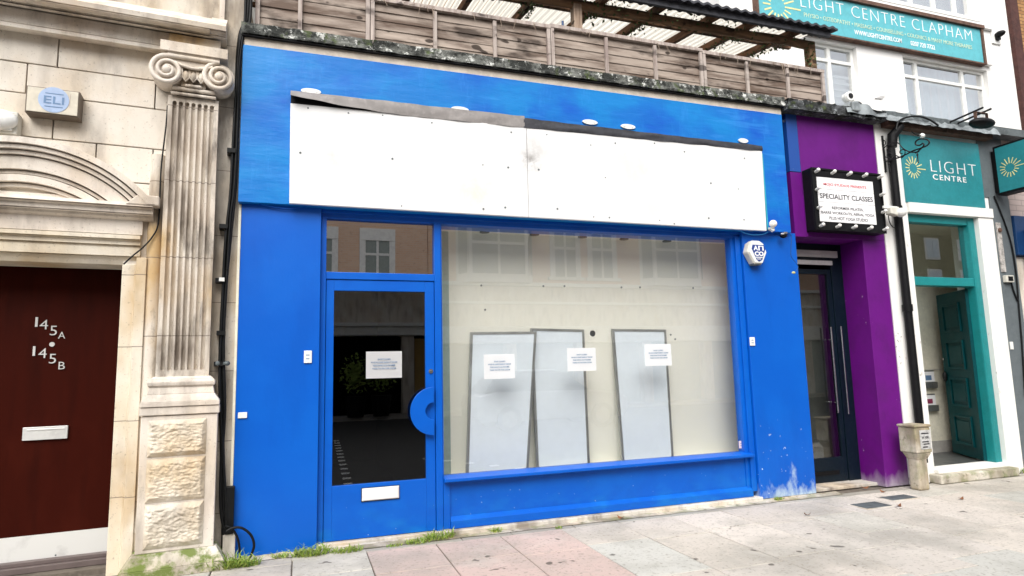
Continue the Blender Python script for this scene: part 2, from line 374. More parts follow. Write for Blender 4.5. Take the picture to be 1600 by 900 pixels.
_at = n.new('ShaderNodeAttribute'); _at.attribute_name = 'tint'; _mm = n.new('ShaderNodeMix'); _mm.data_type = 'RGBA'; _mm.blend_type = 'MULTIPLY'; _mm.inputs[0].default_value = 1; _mm.inputs[6].default_value = (.78, .74, .66, 1); l.new(_at.outputs[0], _mm.inputs[7]); l.new(_mm.outputs[2], _t.inputs[0])
l.new(_d.outputs[0], _m.inputs[1]); l.new(_t.outputs[0], _m.inputs[2]); l.new(_m.outputs[0], _o.inputs[0])
g_shop = glass_mat('display_glass', (1, 1, .995), 1.62, 0, 4.3)
g_tran = glass_mat('transom_glass', (.8, .8, .78), 1.62, 0, 10)
g_sky = glass_mat('sky_lit_glass', (.95, .98, .99), 1.6, 0, 8)
g_door = glass_mat('door_glass', (.7, .75, .74), 1.52, 0, 3.0)
g_win = glass_mat('window_glass', (.9, .95, .97), 1.6, 0, 5)
m_blind = simple('pale_blind', (.74, .82, .87), .7)
def leaf_mat(name, a, b):
    m = Mat(name, a, .6); m.spot(b, 40, .4, .6); return m.m
m_grass = leaf_mat('weed_green', (.16, .29, .03), (.36, .42, .09)); m_leaf = leaf_mat('ivy_green', (.03, .06, .015), (.08, .12, .03))
m_dead = leaf_mat('dry_tendril', (.3, .24, .18), (.2, .14, .1))
m_debris = simple('dead_leaf', (.22, .09, .04), .9, var=.5)
def brickmat(name, c1, c2, mort, sc, bw=.23, rh=.075):
    m = Mat(name, c1, .9, 0, .2)
    mp = m.n.new('ShaderNodeMapping'); mp.inputs['Rotation'].default_value = (PI/2, 0, 0)
    b = m.n.new('ShaderNodeTexBrick'); b.inputs['Color1'].default_value = (*c1, 1); b.inputs['Color2'].default_value = (*c2, 1); b.inputs['Mortar'].default_value = (*mort, 1)
    b.inputs['Scale'].default_value = sc; b.inputs['Brick Width'].default_value = bw; b.inputs['Row Height'].default_value = rh; b.inputs['Mortar Size'].default_value = .007
    m.l.new(m.pos, mp.inputs[0]); m.l.new(mp.outputs[0], b.inputs[0]); m.mix(1.0, b.outputs[0])
    m.spot(tuple(x*.4 for x in c1), 6, .6, .75, .7, detail=8); m.bump(b.outputs[1], -.5, .008); return m.m
m_brick = brickmat('stock_brick', (.42, .24, .10), (.28, .14, .06), (.10, .06, .04), 1.0)
m_brickr = brickmat('red_brick', (.80, .56, .40), (.74, .49, .34), (.72, .58, .48), 1.0)
m_bdark = simple('dark_red_brick_edge', (.07, .025, .02), .9, var=.4, bump=.5)
#==BUILD==
# ------------------------------------------------------------------ ground
mp_ = Mat('paving_slab', (.46, .42, .37), .85, 0, .3)
at_ = mp_.n.new('ShaderNodeAttribute'); at_.attribute_name = 'tint'; mp_.mix(1.0, at_.outputs[0])
mp_.spot((.29, .275, .24), 1.4, .46, .66, .65, off=2, detail=6); mp_.spot((.62, .58, .52), 2.2, .55, .75, .5, off=5, detail=6)
mp_.spot((.22, .20, .165), 38, .56, .68, .6, off=8); mp_.spot((.30, .28, .24), 9, .54, .7, .6, off=28, detail=8, rough=.75); mp_.spot((.75, .72, .68), 70, .68, .72, .6, off=1)
mp_.spot((.07, .06, .05), 6, .70, .73, .8, off=17, detail=2)
mp_.bump(mp_.noise(80, detail=4), .35, .003); mp_.bump(mp_.noise(5, detail=4), .2, .01)
SL = [(.55, .50, .44), (.54, .49, .435), (.56, .51, .455), (.51, .485, .43), (.545, .50, .45), (.53, .48, .425), (.49, .48, .44)]
mb = MB(); mb.cols = []
rnd = random.Random(11)
def slab(x0, x1, y0, y1, col, dz=0.0):
    g = rnd.choice([.003, .004, .006]); a, b, c, d = [rnd.uniform(-.002, .0025)+dz for _ in range(4)]; n0 = len(mb.f); e = .004
    X0, X1, Y0, Y1 = x0+g, x1-g, y0+g, y1-g
    vs = [(X0, Y0, -.02), (X1, Y0, -.02), (X1, Y1, -.02), (X0, Y1, -.02), (X0, Y0, a-e), (X1, Y0, b-e), (X1, Y1, c-e), (X0, Y1, d-e), (X0+e, Y0+e, a), (X1-e, Y0+e, b), (X1-e, Y1-e, c), (X0+e, Y1-e, d)]
    mb.add(vs, [(0, 1, 5, 4), (1, 2, 6, 5), (2, 3, 7, 6), (3, 0, 4, 7), (4, 5, 9, 8), (5, 6, 10, 9), (6, 7, 11, 10), (7, 4, 8, 11), (8, 9, 10, 11)])
    mb.cols += [col]*(len(mb.f)-n0)
k = -14
while 2.25+.57*k < 16:
    x0 = 2.25+.57*k; x1 = x0+.57; top = 5.42 if x0 > .2 else 5.5
    y = top - rnd.choice([.18, .35, .5, .62]) if k % 2 else top-.55
    ys = [top, y]
    while y > 3.1:
        y -= rnd.choice([.76, .88, .88, .6]); ys.append(max(y, 3.02))
    for a, b in zip(ys[1:], ys[:-1]):
        if b-a < .05: continue
        col = rnd.choice(SL); j = rnd.uniform(.93, 1.07); col = tuple(c*j for c in col)
        if .3 < x0 < 1.7 and a > 3.8: col = tuple(c*j for c in (.52, .40, .36))
        slab(x0, x1, a, b, col)
    k += 1
x = -6
while x < 16:                       # smaller closing slabs against the shopfronts
    wdt = rnd.choice([.45, .6, .75, .9]); j = rnd.uniform(.9, 1.1)
    slab(x, x+wdt, 5.425, 5.56, tuple(c*j for c in rnd.choice([(.36, .35, .31), (.42, .39, .34), (.33, .31, .27)])), -.002); x += wdt
o = mesh_obj('pavement', mb, mp_.m, Vector((0, 0, 0))); o['kind'] = 'structure'
m_dirt = simple('joint_dirt', (.15, .125, .10), .95, var=.4, bump=.5)
m_asph = simple('asphalt', (.04, .04, .042), .9, var=.3, bump=.5)
struct('pavement_bed', MB().box(-12, 22, 3.02, 6.2, -.14, -.012), m_dirt).location = (0, 0, 0)
kb = MB()
for i in range(40): kb.box(-14+i*.915, -14+i*.915+.905, 2.88, 3.012, -.2, -.002)
struct('kerb', kb, simple('kerb_granite', (.34, .33, .32), .8)).location = (0, 0, 0)
struct('road', MB().add([(-80, -9.2, -.116), (120, -9.2, -.116), (120, 2.9, -.116), (-80, 2.9, -.116)], [(0, 1, 2, 3)]), m_asph).location = (0, 0, 0)
struct('ground', MB().add([(-700, -700, -.15), (700, -700, -.15), (700, 700, -.15), (-700, 700, -.15)], [(0, 1, 2, 3)]), m_asph).location = (0, 0, 0)
st = MB()
for i in range(14): st.box(.60+.012*i, .72+.012*i, 2.55-i*.48-.05, 2.55-i*.48+.05, -.1155, -.108)
for i in range(5): st.box(3.2-i*.28, 3.34-i*.28, 1.9-i*.45, 2.0-i*.45, -.1155, -.108)
struct('road_marking', st, m_wlet).location = (0, 0, 0)
fp = MB()
for i in range(34):
    for j in range(2): fp.box(-14+i*1.8, -14+i*1.8+1.79, -9.3-.9*j-.89, -9.3-.9*j, -.14, -.01)
struct('far_pavement', fp, simple('far_slab', (.42, .39, .35), .85)).location = (0, 0, 0)

# ------------------------------------------------------------------ blue shop (empty unit)
T = Thing('shop_unit', 'vacant single-storey shop unit with bright blue painted front, glazed door and large display window', 'shop')
A = MAIN.at
fx0, fz0 = A(372, 315, -.06); fx1 = A(1228.5, 250, -.06)[0]-.012; fz1 = A(382.5, 69.5, -.06)[1]
lp0 = A(369, 600)[0]; lp1 = A(499, 560)[0]                       # left pier
rp0 = A(1170, 520)[0]; rp1 = A(1262, 600)[0]                     # right pier
frz = A(900, 355, .06)[1]
print('fascia', fx0, fx1, fz0, fz1, 'piers', lp0, lp1, rp0, rp1)
def fascia_fn(u, v): return (fx0+(fx1-fx0)*u, -.06, fz0+(fz1-fz0)*v)
mbf = MB().box(fx0, fx1, -.06, .25, fz0, fz1)
T_f = T.add('fascia', mbf, m_fascia, bevel=.004)
T.add('pier', MB().box(lp0, lp1, 0, .3, .005, fz0+.01), m_pier, bevel=.005)
T.add('pier', MB().box(rp0, rp1, 0, .3, .02, fz0+.01), m_pier, bevel=.005)
T.add('panel_edge', MB().box(lp0-.022, lp0-.002, .004, .06, .02, fz0-.005), m_cream)
T.add('header', MB().box(lp1+.003, rp0-.003, .05, .3, A(900, 360, .05)[1], fz0+.008).box(lp1+.003, rp0-.003, .03, .05, A(900, 353, .03)[1], fz0+.008), m_blue, bevel=.004)
# cream strip and coping
cz0 = fz1+.001; cz1 = A(382, 53, -.10)[1]
T.add('render_strip', MB().box(fx0+.01, fx1, -.052, .25, cz0, cz1+.01), m_cream2)
ct = A(382, 35, -.10)[1]
cop = MB(); x = fx0-.02; rr = random.Random(5)
while x < fx1+.02:
    L = min(rr.uniform(.9, 1.25), fx1+.03-x)
    def cf(u, v, x=x, L=L):
        z = cz1+.012+(ct-cz1)*v; X = x+.004+(L-.008)*u
        nn = noise.noise(Vector((X*9, 0, z*14)))*.018+noise.noise(Vector((X*30, 3, z*30)))*.009
        return (X, -.092-nn-(.012 if v < .35 else 0), z)
    nu = max(4, int(L*40)); cop.grid(cf, nu, 8)
    def cg(u, v, x=x, L=L, cf=cf):
        p = cf(u, 1); return (p[0], p[1]+v*.45, p[2]+(noise.noise(Vector((p[0]*14, v*6, 9)))*.018 if v > 0 else 0))
    cop.grid(cg, nu, 8)
    cop.box(x+.004, x+L-.004, -.08, .3, cz1+.012, ct-.02)
    x += L
T_c = T.add('coping', cop, m_cop)
T.add('coping_shade_strip', MB().box(fx0-.01, fx1+.01, -.088, -.053, cz1-.002, cz1+.008), m_black)  # black strip paints in the shade under the coping
# fixing plates along the fascia
for (px, py) in ((486, 143), (718.5, 171), (921.5, 191), (981, 198), (1161, 220)):
    s, z = A(px, py, -.066); mm = MB().disc(s, z, .085 if px != 1161 else .065, -.074, -.06, .026)
    mm.disc(s-.045, z, .007, -.078, -.0741).disc(s+.045, z, .007, -.078, -.0741)
    T.add('fixing_plate', mm, m_wplas, under=T_f)
# door frame, transom, door
DG = .10
fz_h = A(900, 357, .05)[1]
dl, dr = A(508.5, 560, .07)[0], A(679, 560, .07)[0]; mr = A(690, 560, .07)[0]
dz0 = .045; dz1 = A(590, 438.5, .07)[1]; tg0 = A(595, 427, .08)[1]; tg1 = A(595, 343, .08)[1]
T.add('door_frame', MB().box(lp1+.002, dl-.004, .055, .16, .02, fz_h).box(dr+.004, mr, .055, .16, .02, fz_h).box(dl-.004, dr+.004, .06, .158, dz1+.005, tg0), m_blue, bevel=.004)
T.add('transom_glass', MB().box(dl-.006, dr+.006, .105, .111, tg0-.01, fz_h+.01), g_tran)
dA = A(522, 454, .075); dB = A(666, 748, .075)
gx0, gx1 = dA[0], dB[0]; gz1, gz0 = dA[1], dB[1]
D_ = T.add('door', MB().box(dl, gx0, .07, .115, dz0, dz1).box(gx1, dr, .07, .115, dz0, dz1).box(gx0, gx1, .0705, .1145, dz0, gz0).box(gx0, gx1, .0705, .1145, gz1, dz1), m_blue, bevel=.003)
T.add('door_glass', MB().box(gx0-.008, gx1+.008, .09, .096, gz0-.008, gz1+.008), g_door, under=D_)
# half round pull handle
hx, hz = A(678, 642, .02); hr = hz-A(678, 680, .02)[1]
pts = [(hx+.0, hz-hr)]+[(hx-hr*math.sin(a*PI/20), hz-hr*math.cos(a*PI/20)) for a in range(1, 20)]+[(hx, hz+hr)]+[(hx-hr*.36*math.sin(a*PI/12), hz+hr*.36*math.cos(a*PI/12)) for a in range(0, 13)]
T.add('handle', MB().prism(pts[::-1], .012, .034).box(hx-.1, hx-.06, .034, .072, hz+.09, hz+.12).box(hx-.1, hx-.06, .034, .072, hz-.12, hz-.09), m_blue, under=D_, bevel=.003)
lx, lz = A(673, 580, .07); T.add('lock', MB().disc(lx, lz, .02, .060, .0705).disc(lx, lz, .009, .054, .060), m_steel, under=D_)
a0, a1, b0, b1 = MAIN.rect(567, 764, 622, 777, .066)
T.add('letterbox', MB().box(a0-.008, a1+.008, .060, .0705, b0-.006, b1+.004).box(a0, a1, .052, .060, b0, b1), m_white, under=D_, bevel=.002)
T.add('letterbox_surround', MB().box(a0-.014, a1+.012, .062, .0706, b0-.012, b1+.008), m_black, under=D_)
T.add('threshold', MB().box(lp1, mr+.01, .02, .2, .0, .04), m_thresh, bevel=.006)
# display window
wx0 = mr+.002; gl, gr = A(690, 600, .08)[0], A(1150, 540, .08)[0]
sz = A(920, 727, .06)[1]; print('sill', sz, 'glass', gl, gr)
T.add('window_frame', MB().box(wx0, gl+.008, .056, .16, sz-.01, fz_h), m_blue, bevel=.004)
T.add('window_frame', MB().box(gr, rp0-.004, .056, .16, .12, fz_h).box(rp0-.07, rp0-.004, .03, .0555, .10, fz_h), m_blue, bevel=.004)
T.add('sill', MB().profile([(-.02, sz-.035), (-.02, sz-.01), (.10, sz+.006), (.16, sz+.006), (.16, sz-.045), (.0, sz-.045)], wx0, rp0-.05), m_blue, bevel=.003)
rz = .12
T.add('stall_riser', MB().box(wx0, rp0-.035, .07, .16, .05, sz-.04), m_blue, bevel=.003)
T.add('riser_rail', MB().profile([(.03, .05), (.03, .115), (.068, .15), (.068, .05)], wx0+.06, rp0-.06).box(wx0, wx0+.058, .05, .069, .05, sz-.046), m_blue, bevel=.002)
T.add('kerb_plinth', MB().box(mr, rp0+.02, -.02, .16, .0, .046).box(lp1-.03, mr, -.015, .02, .0, .02), m_thresh, bevel=.008)
T.add('display_glass', MB().box(gl-.004, gr+.004, .105, .113, sz-.005, fz_h+.01), g_shop)
# display interior
BD = .48
bx = A(703, 600, BD)[0]; czi = fz_h+.004; fl = sz-.06
T.add('display_back_wall', MB().box(bx, rp1-.001, BD, BD+.05, fl, czi), m_wallin)
T.add('display_side_board', MB().box(wx0+.03, bx, BD-.002, BD+.05, fl, czi), m_gg)
T.add('display_floor', MB().box(wx0, rp1-.04, .16, BD, fl-.04, fl), m_wallin)
ci = T.add('display_ceiling', MB().box(wx0, rp1-.04, .165, BD, czi, czi+.04), m_ceil)
T.add('display_side_wall', MB().box(wx0-.02, wx0+.02, .16, BD, fl, czi), m_wallin)
T.add('display_side_wall', MB().box(rp1-.04, rp1-.005, .301, BD-.001, fl, czi), m_wallin)
for px in (757, 835, 910, 975, 1042):
    v = fw+RV*((px-800)/FPX)-UV*((369.5+(px-900)*.05-450)/FPX); tt = (czi-.004-CAMH)/v.z; s = v.x*tt; d = v.y*tt-DF
    T.add('downlight', MB().tube([(s, d, czi-.012), (s, d, czi+.001)], .05, 20).tube([(s, d, czi-.014), (s, d, czi-.0121)], .04, 16), m_iron, under=ci)
s, z = A(926, 521, BD-.003); T.add('cable_hole', MB().disc(s, z, .032, BD-.004, BD-.0005), m_black)
for px, py in ((752, 446), (849, 447), (882, 447), (971, 449), (1000, 449), (1083, 450), (758, 484), (1048, 523), (1055, 530)):
    s, z = A(px, py, BD-.003); T.add('wall_fixing', MB().disc(s, z, .010, BD-.006, BD-.0005, n=10), m_leadd)
# unlit room behind the door
rm = MB().box(lp1-.6, lp1-.5, .3, 5, 0, 2.9).box(wx0-.03, wx0-.022, .3, 5, 0, 2.9).box(lp1-.6, wx0, 4.9, 5, 0, 2.9).box(lp1-.6, wx0-.03, .3, 5, 2.86, 2.95).box(lp1-.6, wx0-.03, .2, 5, -.05, .03)
T.add('dark_room', rm, m_void)
# flat roof and rear body
T.add('flat_roof', MB().box(fx0+.02, fx1, .3, 6.0, fz1, ct-.04), m_leadd)
T.add('side_wall', MB().box(fx0+.05, fx0+.3, .301, 6, 0, fz1-.01), m_stone_b)
T.done()

# blank sign board on the fascia
T = Thing('sign_board', 'blank scuffed white sign board screwed across the blue fascia', 'sign')
P0 = A(453.8, 161, -.1); P1 = A(1190.6, 234.7, -.1); P2 = A(1198, 360.6, -.1); P3 = A(452, 317.5, -.1)
xm = A(824, 250, -.1)[0]
def quadbox(mbx, c, d0, d1):
    (a, b, e, f) = c; return mbx.hexa([(f[0], d0, f[1]), (e[0], d0, e[1]), (e[0], d1, e[1]), (f[0], d1, f[1]), (a[0], d0, a[1]), (b[0], d0, b[1]), (b[0], d1, b[1]), (a[0], d1, a[1])])
tz = lambda x: P0[1]+(P1[1]-P0[1])*(x-P0[0])/(P1[0]-P0[0]); bz = lambda x: P3[1]+(P2[1]-P3[1])*(x-P3[0])/(P2[0]-P3[0])
b1 = quadbox(MB(), (P0, (xm-.002, tz(xm)), (xm-.002, bz(xm)), P3), -.1, -.063)
b2 = quadbox(MB(), ((xm+.002, tz(xm)), P1, P2, (xm+.002, bz(xm))), -.1, -.063)
T.add('board', b1, m_white, bevel=.003); T.add('board', b2, m_white, bevel=.003)
def felt(x0, x1, h0, h1, lift, seed, mbx):
    def f(u, v):
        X = x0+(x1-x0)*u; h = h0+(h1-h0)*u
        lf = lift*max(0, 1-u*2.0)**1.5
        z = tz(X)-.012+h*v+lf*.75*(1-v)+noise.noise(Vector((X*5, seed, v)))*.008
        return (X, -.104-(1-v)*lf-.004*math.sin(v*PI)-.01*noise.noise(Vector((X*4, v*2, seed))), z+lf*.0)
    mbx.grid(f, 60, 4)
    mbx.grid(lambda u, v: Vector(f(u, v))+Vector((0, .004, 0)), 60, 4)
g1 = MB(); felt(P0[0], xm-.02, .125, .115, .07, 1, g1); T.add('grey_felt_flap', g1, m_flash); T.add('batten', MB().box(P0[0]+.002, P0[0]+2.3, -.0995, -.062, tz(P0[0])+.002, tz(P0[0])+.085), m_black)  # black strip stands in for the dark gap under the curled flap
g2 = MB(); felt(xm-.03, P1[0]+.005, .095, .062, 0, 4, g2); T.add('black_felt_strip', g2, m_flashk)
T.add('board_edge', MB().box(P1[0]+.006, P1[0]+.022, -.085, -.061, P2[1]+.02, P1[1]-.03), m_teal_old)
sc = MB(); rr = random.Random(3)
for k in range(13):
    for r in range(3):
        if rr.random() < .35: continue
        X = P0[0]+.12+k*.375+rr.uniform(-.12, .12); Z = P3[1]+(.07, .45, .83)[r]+rr.uniform(-.06, .04)
        sc.disc(X, Z, rr.choice([.006, .008, .01]), -.1025, -.0995, n=8)
T.add('screw', sc, m_leadd)
T.done()

# alarm box
def reg(s, z, pts, d0, d1): return MB().prism([(s+a, z+b) for a, b in pts], d0, d1)
s, z = A(1183.5, 394, -.09)
hexo = [(-.05, -.128), (.055, -.128), (.12, .0), (.085, .10), (.04, .128), (-.045, .128), (-.09, .10), (-.125, 0)]
T = Thing('alarm_box', 'white hexagonal burglar alarm box with navy lettering AMCO on the blue pier', 'alarm box')
T.add('casing', reg(s, z, [(a*1.02, b*1.02) for a, b in hexo], -.085, .0), m_oplas, bevel=.012)
T.add('front_cover', reg(s+.004, z, [(a*.93, b*.93) for a, b in hexo], -.096, -.085), m_wplas, bevel=.004)
lg = [(-.07, .075), (-.085, .03), (-.03, -.09), (.0, -.112), (.045, -.09), (.095, .03), (.078, .075)]
T.add('emblem', reg(s+.006, z+.005, lg, -.098, -.0955), m_logo)
t1 = text_mb('A', s-.055, s+.003, z+.018, .052, -.0982, .03); t2 = text_mb('\u041f', s+.008, s+.078, z+.018, .052, -.0982, .03)
T.add('lettering', t1, m_wlet); T.add('lettering', t2, m_wlet)
T.add('lettering', text_mb('CO', s-.045, s+.073, z-.043, .05, -.0982, .04), m_wlet)
T.add('lettering', MB().box(s-.035, s+.055, -.100, -.0983, z-.062, z-.053), m_wlet)
T.add('lettering', text_mb('ALARMS', s-.018, s+.036, z-.083, .014, -.0982, .02), m_wlet)
T.add('siren_base', MB().prism([(s-.05, z-.14), (s+.04, z-.14), (s+.05, z-.12), (s-.055, z-.12)], -.08, -.01), m_leadd)
T.done()
# bulb holder, sensor, cables, stickers
s, z = A(1207, 350, -.14)
T = Thing('globe_lamp', 'white round bulb fixed at the right end of the blank sign board', 'lamp')
T.add('bulb', MB().ball((s, -.15, z), .042), m_bulb); T.add('lamp_holder', MB().tube([(s, -.15, z-.035), (s, -.1, z-.05), (s, -.06, z-.03)], .018, 10).tube([(s-.01, -.13, z-.075), (s+.02, -.13, z-.06)], .017, 10), m_wplas)
T.done()
s, z = A(1225, 367, -.09)
T = Thing('wall_sensor', 'small black sensor with chrome rim on the blue pier beside the alarm box', 'sensor')
T.add('body', MB().ball((s, -.08, z-.005), .036, .04, .03), m_black); T.add('rim', MB().tube([(s-.055, -.10, z+.004), (s-.02, -.11, z+.008)], .012, 8).box(s-.02, s+.03, -.112, -.1, z+.012, z+.03), m_steel)
T.done()
def cab(pts, d): return [(*([A(x, y, d)[0]]), d, A(x, y, d)[1]) for x, y in pts]
def smooth(pts, n=6):
    P = [Vector(p) for p in pts]; out = []
    for i in range(len(P)-1):
        a = P[max(i-1, 0)]; b = P[i]; c = P[i+1]; d = P[min(i+2, len(P)-1)]
        for k in range(n):
            t = k/n; out.append(.5*((2*b)+(c-a)*t+(2*a-5*b+4*c-d)*t*t+(3*b-a-3*c+d)*t**3))
    out.append(P[-1]); return out
T = Thing('loose_cable', 'thin blue cable hanging from the sensor to a yellow plug on the blue pier', 'cable')
T.add('cable', MB().tube(smooth(cab([(1229, 364), (1236, 368), (1236, 385), (1236, 400), (1243, 410), (1247, 417), (1244, 424)], -.075)), .0035, 6), m_navy)
s, z = A(1240, 426, -.08); T.add('plug', MB().ball((s, -.08, z), .024, .014, .014), simple('yellowed_plug', (.6, .58, .25), .5)); T.done()
solo('wire', MB().tube(smooth(cab([(1156, 361), (1170, 366), (1185, 367), (1198, 364), (1207, 356)], -.075)), .003, 6), simple('blue_wire', (.02, .25, .55), .5), 'thin sagging wire between the blank sign board and the white bulb', 'wire')
solo('wire', MB().tube(smooth(cab([(405, 319), (430, 324), (455, 326), (475, 323), (490, 320)], -.03)), .003, 6), m_blue, 'blue painted wire sagging below the left end of the fascia', 'wire')
def plate(name, x0, y0, x1, y1, mat, lab, cat, d=0.0, th=.012, marks=True):
    a0, a1, b0, b1 = MAIN.rect(x0, y0, x1, y1, d); T = Thing(name, lab, cat)
    T.add('plate', MB().box(a0, a1, d-th, d-.001, b0, b1), mat, bevel=.002)
    if marks:
        mm = MB(); hh = b1-b0
        for q in (.3, .6): mm.box(a0+(a1-a0)*.25, a1-(a1-a0)*.3, d-th-.0012, d-th-.0001, b0+hh*q, b0+hh*(q+.08))
        T.add('print', mm, m_nlet)
    return T.done()
plate('wall_switch', 475, 548, 487, 567, m_wplas, 'white rectangular plate on the blue pier left of the glazed door', 'plate')
plate('wall_tag', 372, 644.5, 386, 653, m_wplas, 'small white blank tag near the left edge of the blue front', 'tag', marks=False)
plate('wall_switch', 1170.5, 527, 1179, 540, m_wplas, 'white plate on the blue pier right of the display window', 'plate')
plate('window_sticker', 1154, 689, 1163, 700, simple('pink_sticker', (.7, .55, .55), .6), 'small pinkish sticker in the bottom right corner of the display window', 'sticker', d=.104, th=.002)
# notices
def notice(x0, y0, x1, y1, d, lab, tilt=0):
    a0, a1, b0, b1 = MAIN.rect(x0, y0, x1, y1, d); T = Thing('paper_notice', lab, 'notice', group='closure notices taped to the glass')
    T.add('sheet', MB().grid(lambda u, v: (a0+(a1-a0)*u, d+.002*math.sin(u*3)*math.sin(v*3), b0+(b1-b0)*v), 6, 6), m_note)
    W = a1-a0; H = b1-b0
    for i, (tx, w_) in enumerate((('SHOP CLOSED', .36), ('WE ARE NO LONGER TRADING AT THIS SHOP', .74), ('PLEASE CONTACT US ON THE NUMBER', .62), ('THANK YOU FOR YOUR CUSTOM', .66))):
        T.add('print', text_mb(tx, a0+W*(.5-w_/2), a0+W*(.5+w_/2), b0+H*(.68-.115*i), H*.055, d-.0035, .02, .0008), m_nlet)
    T.done()
notice(572, 549.5, 628, 590, .086, 'white printed closure notice taped to the glazed door')
notice(756, 554, 805, 591, .100, 'leftmost of the three white closure notices taped to the display window')
notice(886, 544, 932, 579, .100, 'white closure notice at the middle of the display window, near the cable hole')
notice(1007, 538, 1050, 571, .100, 'rightmost of the three white closure notices taped to the display window')
# leaning poster frames
def poster(TL, TR, BR, BL, lab, dt, db, edge):
    T = Thing('poster_frame', lab, 'poster frame', group='poster frames leaning inside the display window')
    C = [Vector((A(*TL, dt)[0], dt, A(*TL, dt)[1])), Vector((A(*TR, dt)[0], dt, A(*TR, dt)[1])), Vector((A(*BR, db)[0], db, A(*BR, db)[1])), Vector((A(*BL, db)[0], db, A(*BL, db)[1]))]
    for i, j in ((3, 0), (2, 1)):                       # extend down to the display floor
        e = (C[i]-C[j]); k = (fl+.004-C[j].z)/e.z; C[i] = C[j]+e*k
    th = Vector((0, .03, 0)); cen = sum(C, Vector())/4
    I = [c+(C[(i+1) % 4]-c).normalized()*.024+(C[(i-1) % 4]-c).normalized()*.024 for i, c in enumerate(C)]
    T.add('panel', MB().add([i+Vector((0, -.002, 0)) for i in I]+[i+Vector((0, .006, 0)) for i in I], [(3, 2, 1, 0), (4, 5, 6, 7), (0, 1, 5, 4), (1, 2, 6, 5), (2, 3, 7, 6), (3, 0, 4, 7)]), m_panel)
    for i in range(4):
        j = (i+1) % 4; f = Vector((0, -.010, 0)); q = [C[i]+f, C[j]+f, I[j]+f, I[i]+f]; b = [v+th for v in q]
        T.add('rail', MB().add(q+b, [(0, 1, 2, 3), (7, 6, 5, 4), (0, 4, 5, 1), (1, 5, 6, 2), (2, 6, 7, 3), (3, 7, 4, 0)]), m_alu)
    T.done()
poster((829, 513), (912, 515), (921, 722), (838, 726), 'pale blue framed poster panel leaning behind the other one, second from the left', .455, .37, 0)
poster((735, 519), (838, 518), (825, 738), (728, 741), 'pale blue framed poster panel leaning leftmost in the display window', .415, .27, 1)
poster((956, 514), (1040, 515), (1052, 716), (972, 721), 'pale blue framed poster panel standing alone at the right of the display window', .45, .33, 0)

# ------------------------------------------------------------------ fence and pergola on the flat roof
T = Thing('wooden_fence', 'weathered horizontal board fence with pale battens standing on the mossy coping above the blue shop', 'fence')
fzt = 4.94; fzb = ct-.05; FD = .06
xs_dbl = [A(578, 30, FD)[0], A(859, 70, FD)[0], A(1096, 100, FD)[0]]; xe = A(1286, 130, FD)[0]; xs0 = fx0+.08
edges = [xs0]+xs_dbl+[xe]; bat = [[A(469, 20, FD)[0]], [A(679, 40, FD)[0], A(772, 50, FD)[0]], [A(946, 80, FD)[0], A(1022, 90, FD)[0]], [A(1165, 110, FD)[0], A(1228, 115, FD)[0]]]
fzts = [5.06, 4.94, 4.955, 4.935]
for i in range(4):
    a, b = edges[i], edges[i+1]; top = fzts[i]; bd = MB(); nb = 6; hh = (top-fzb)/nb
    for k in range(nb):
        z0 = fzb+k*hh; n_ = 10
        for q in range(n_):
            x0 = a+(b-a)*q/n_; x1 = a+(b-a)*(q+1)/n_
            w0 = .006*noise.noise(Vector((x0*2, k*3, i))); w1 = .006*noise.noise(Vector((x1*2, k*3, i)))
            bd.hexa([(x0, FD+w0, z0-.006), (x1, FD+w1, z0-.006), (x1, FD+.012+w1, z0-.006), (x0, FD+.012+w0, z0-.006), (x0, FD+.009+w0, z0+hh), (x1, FD+.009+w1, z0+hh), (x1, FD+.024+w1, z0+hh), (x0, FD+.024+w0, z0+hh)])
    pi_ = T.add('fence_panel', bd, m_fence)
    for bx_ in bat[i]: T.add('batten', MB().box(bx_-.018, bx_+.018, FD-.03, FD-.004, fzb, top-.02), m_batten, under=pi_)
    T.add('batten', MB().box(a+.004, a+.04, FD-.032, FD-.004, fzb, top-.01), m_batten, under=pi_)
    T.add('batten', MB().box(b-.04, b-.004, FD-.032, FD-.004, fzb, top-.01), m_batten, under=pi_)
    T.add('top_rail', MB().box(a, b, FD-.036, FD+.045, top-.008, top+.03), m_batten, under=pi_)
T.done()

T = Thing('pergola', 'rough timber pergola roofed with translucent corrugated sheets above the board fence', 'pergola')
BDp = .4; bz_ = 5.51; rx1 = A(1301, 44, .15)[0]; rx0 = -2.5
slope = math.tan(math.radians(10)); ez = 5.50
roofz = lambda d: 5.62+slope*(d-.15)
bm_ = MB(); pts = [(rx0+(6.15-rx0)*k/24, BDp+.02*noise.noise(Vector((k, 1, 0))), bz_-.01+.03*noise.noise(Vector((k*.5, 0, 0)))) for k in range(25)]
bm_.tube(pts, [.055+.012*noise.noise(Vector((k*.7, 5, 0))) for k in range(25)], 10); T.add('beam', bm_, m_log)
px1, px2 = A(901, 40, BDp)[0], A(1266, 90, BDp)[0]
T.add('post', MB().box(px1-.05, px1+.05, BDp-.05, BDp+.05, ct, bz_+.03), m_post, bevel=.006)
T.add('post', MB().box(px2-.05, px2+.05, BDp-.05, BDp+.05, ct, bz_+.03), m_log, bevel=.006)
T.add('fascia_board', MB().box(rx0, rx1-.03, .16, .20, ez+.01, ez+.13), m_flashk)
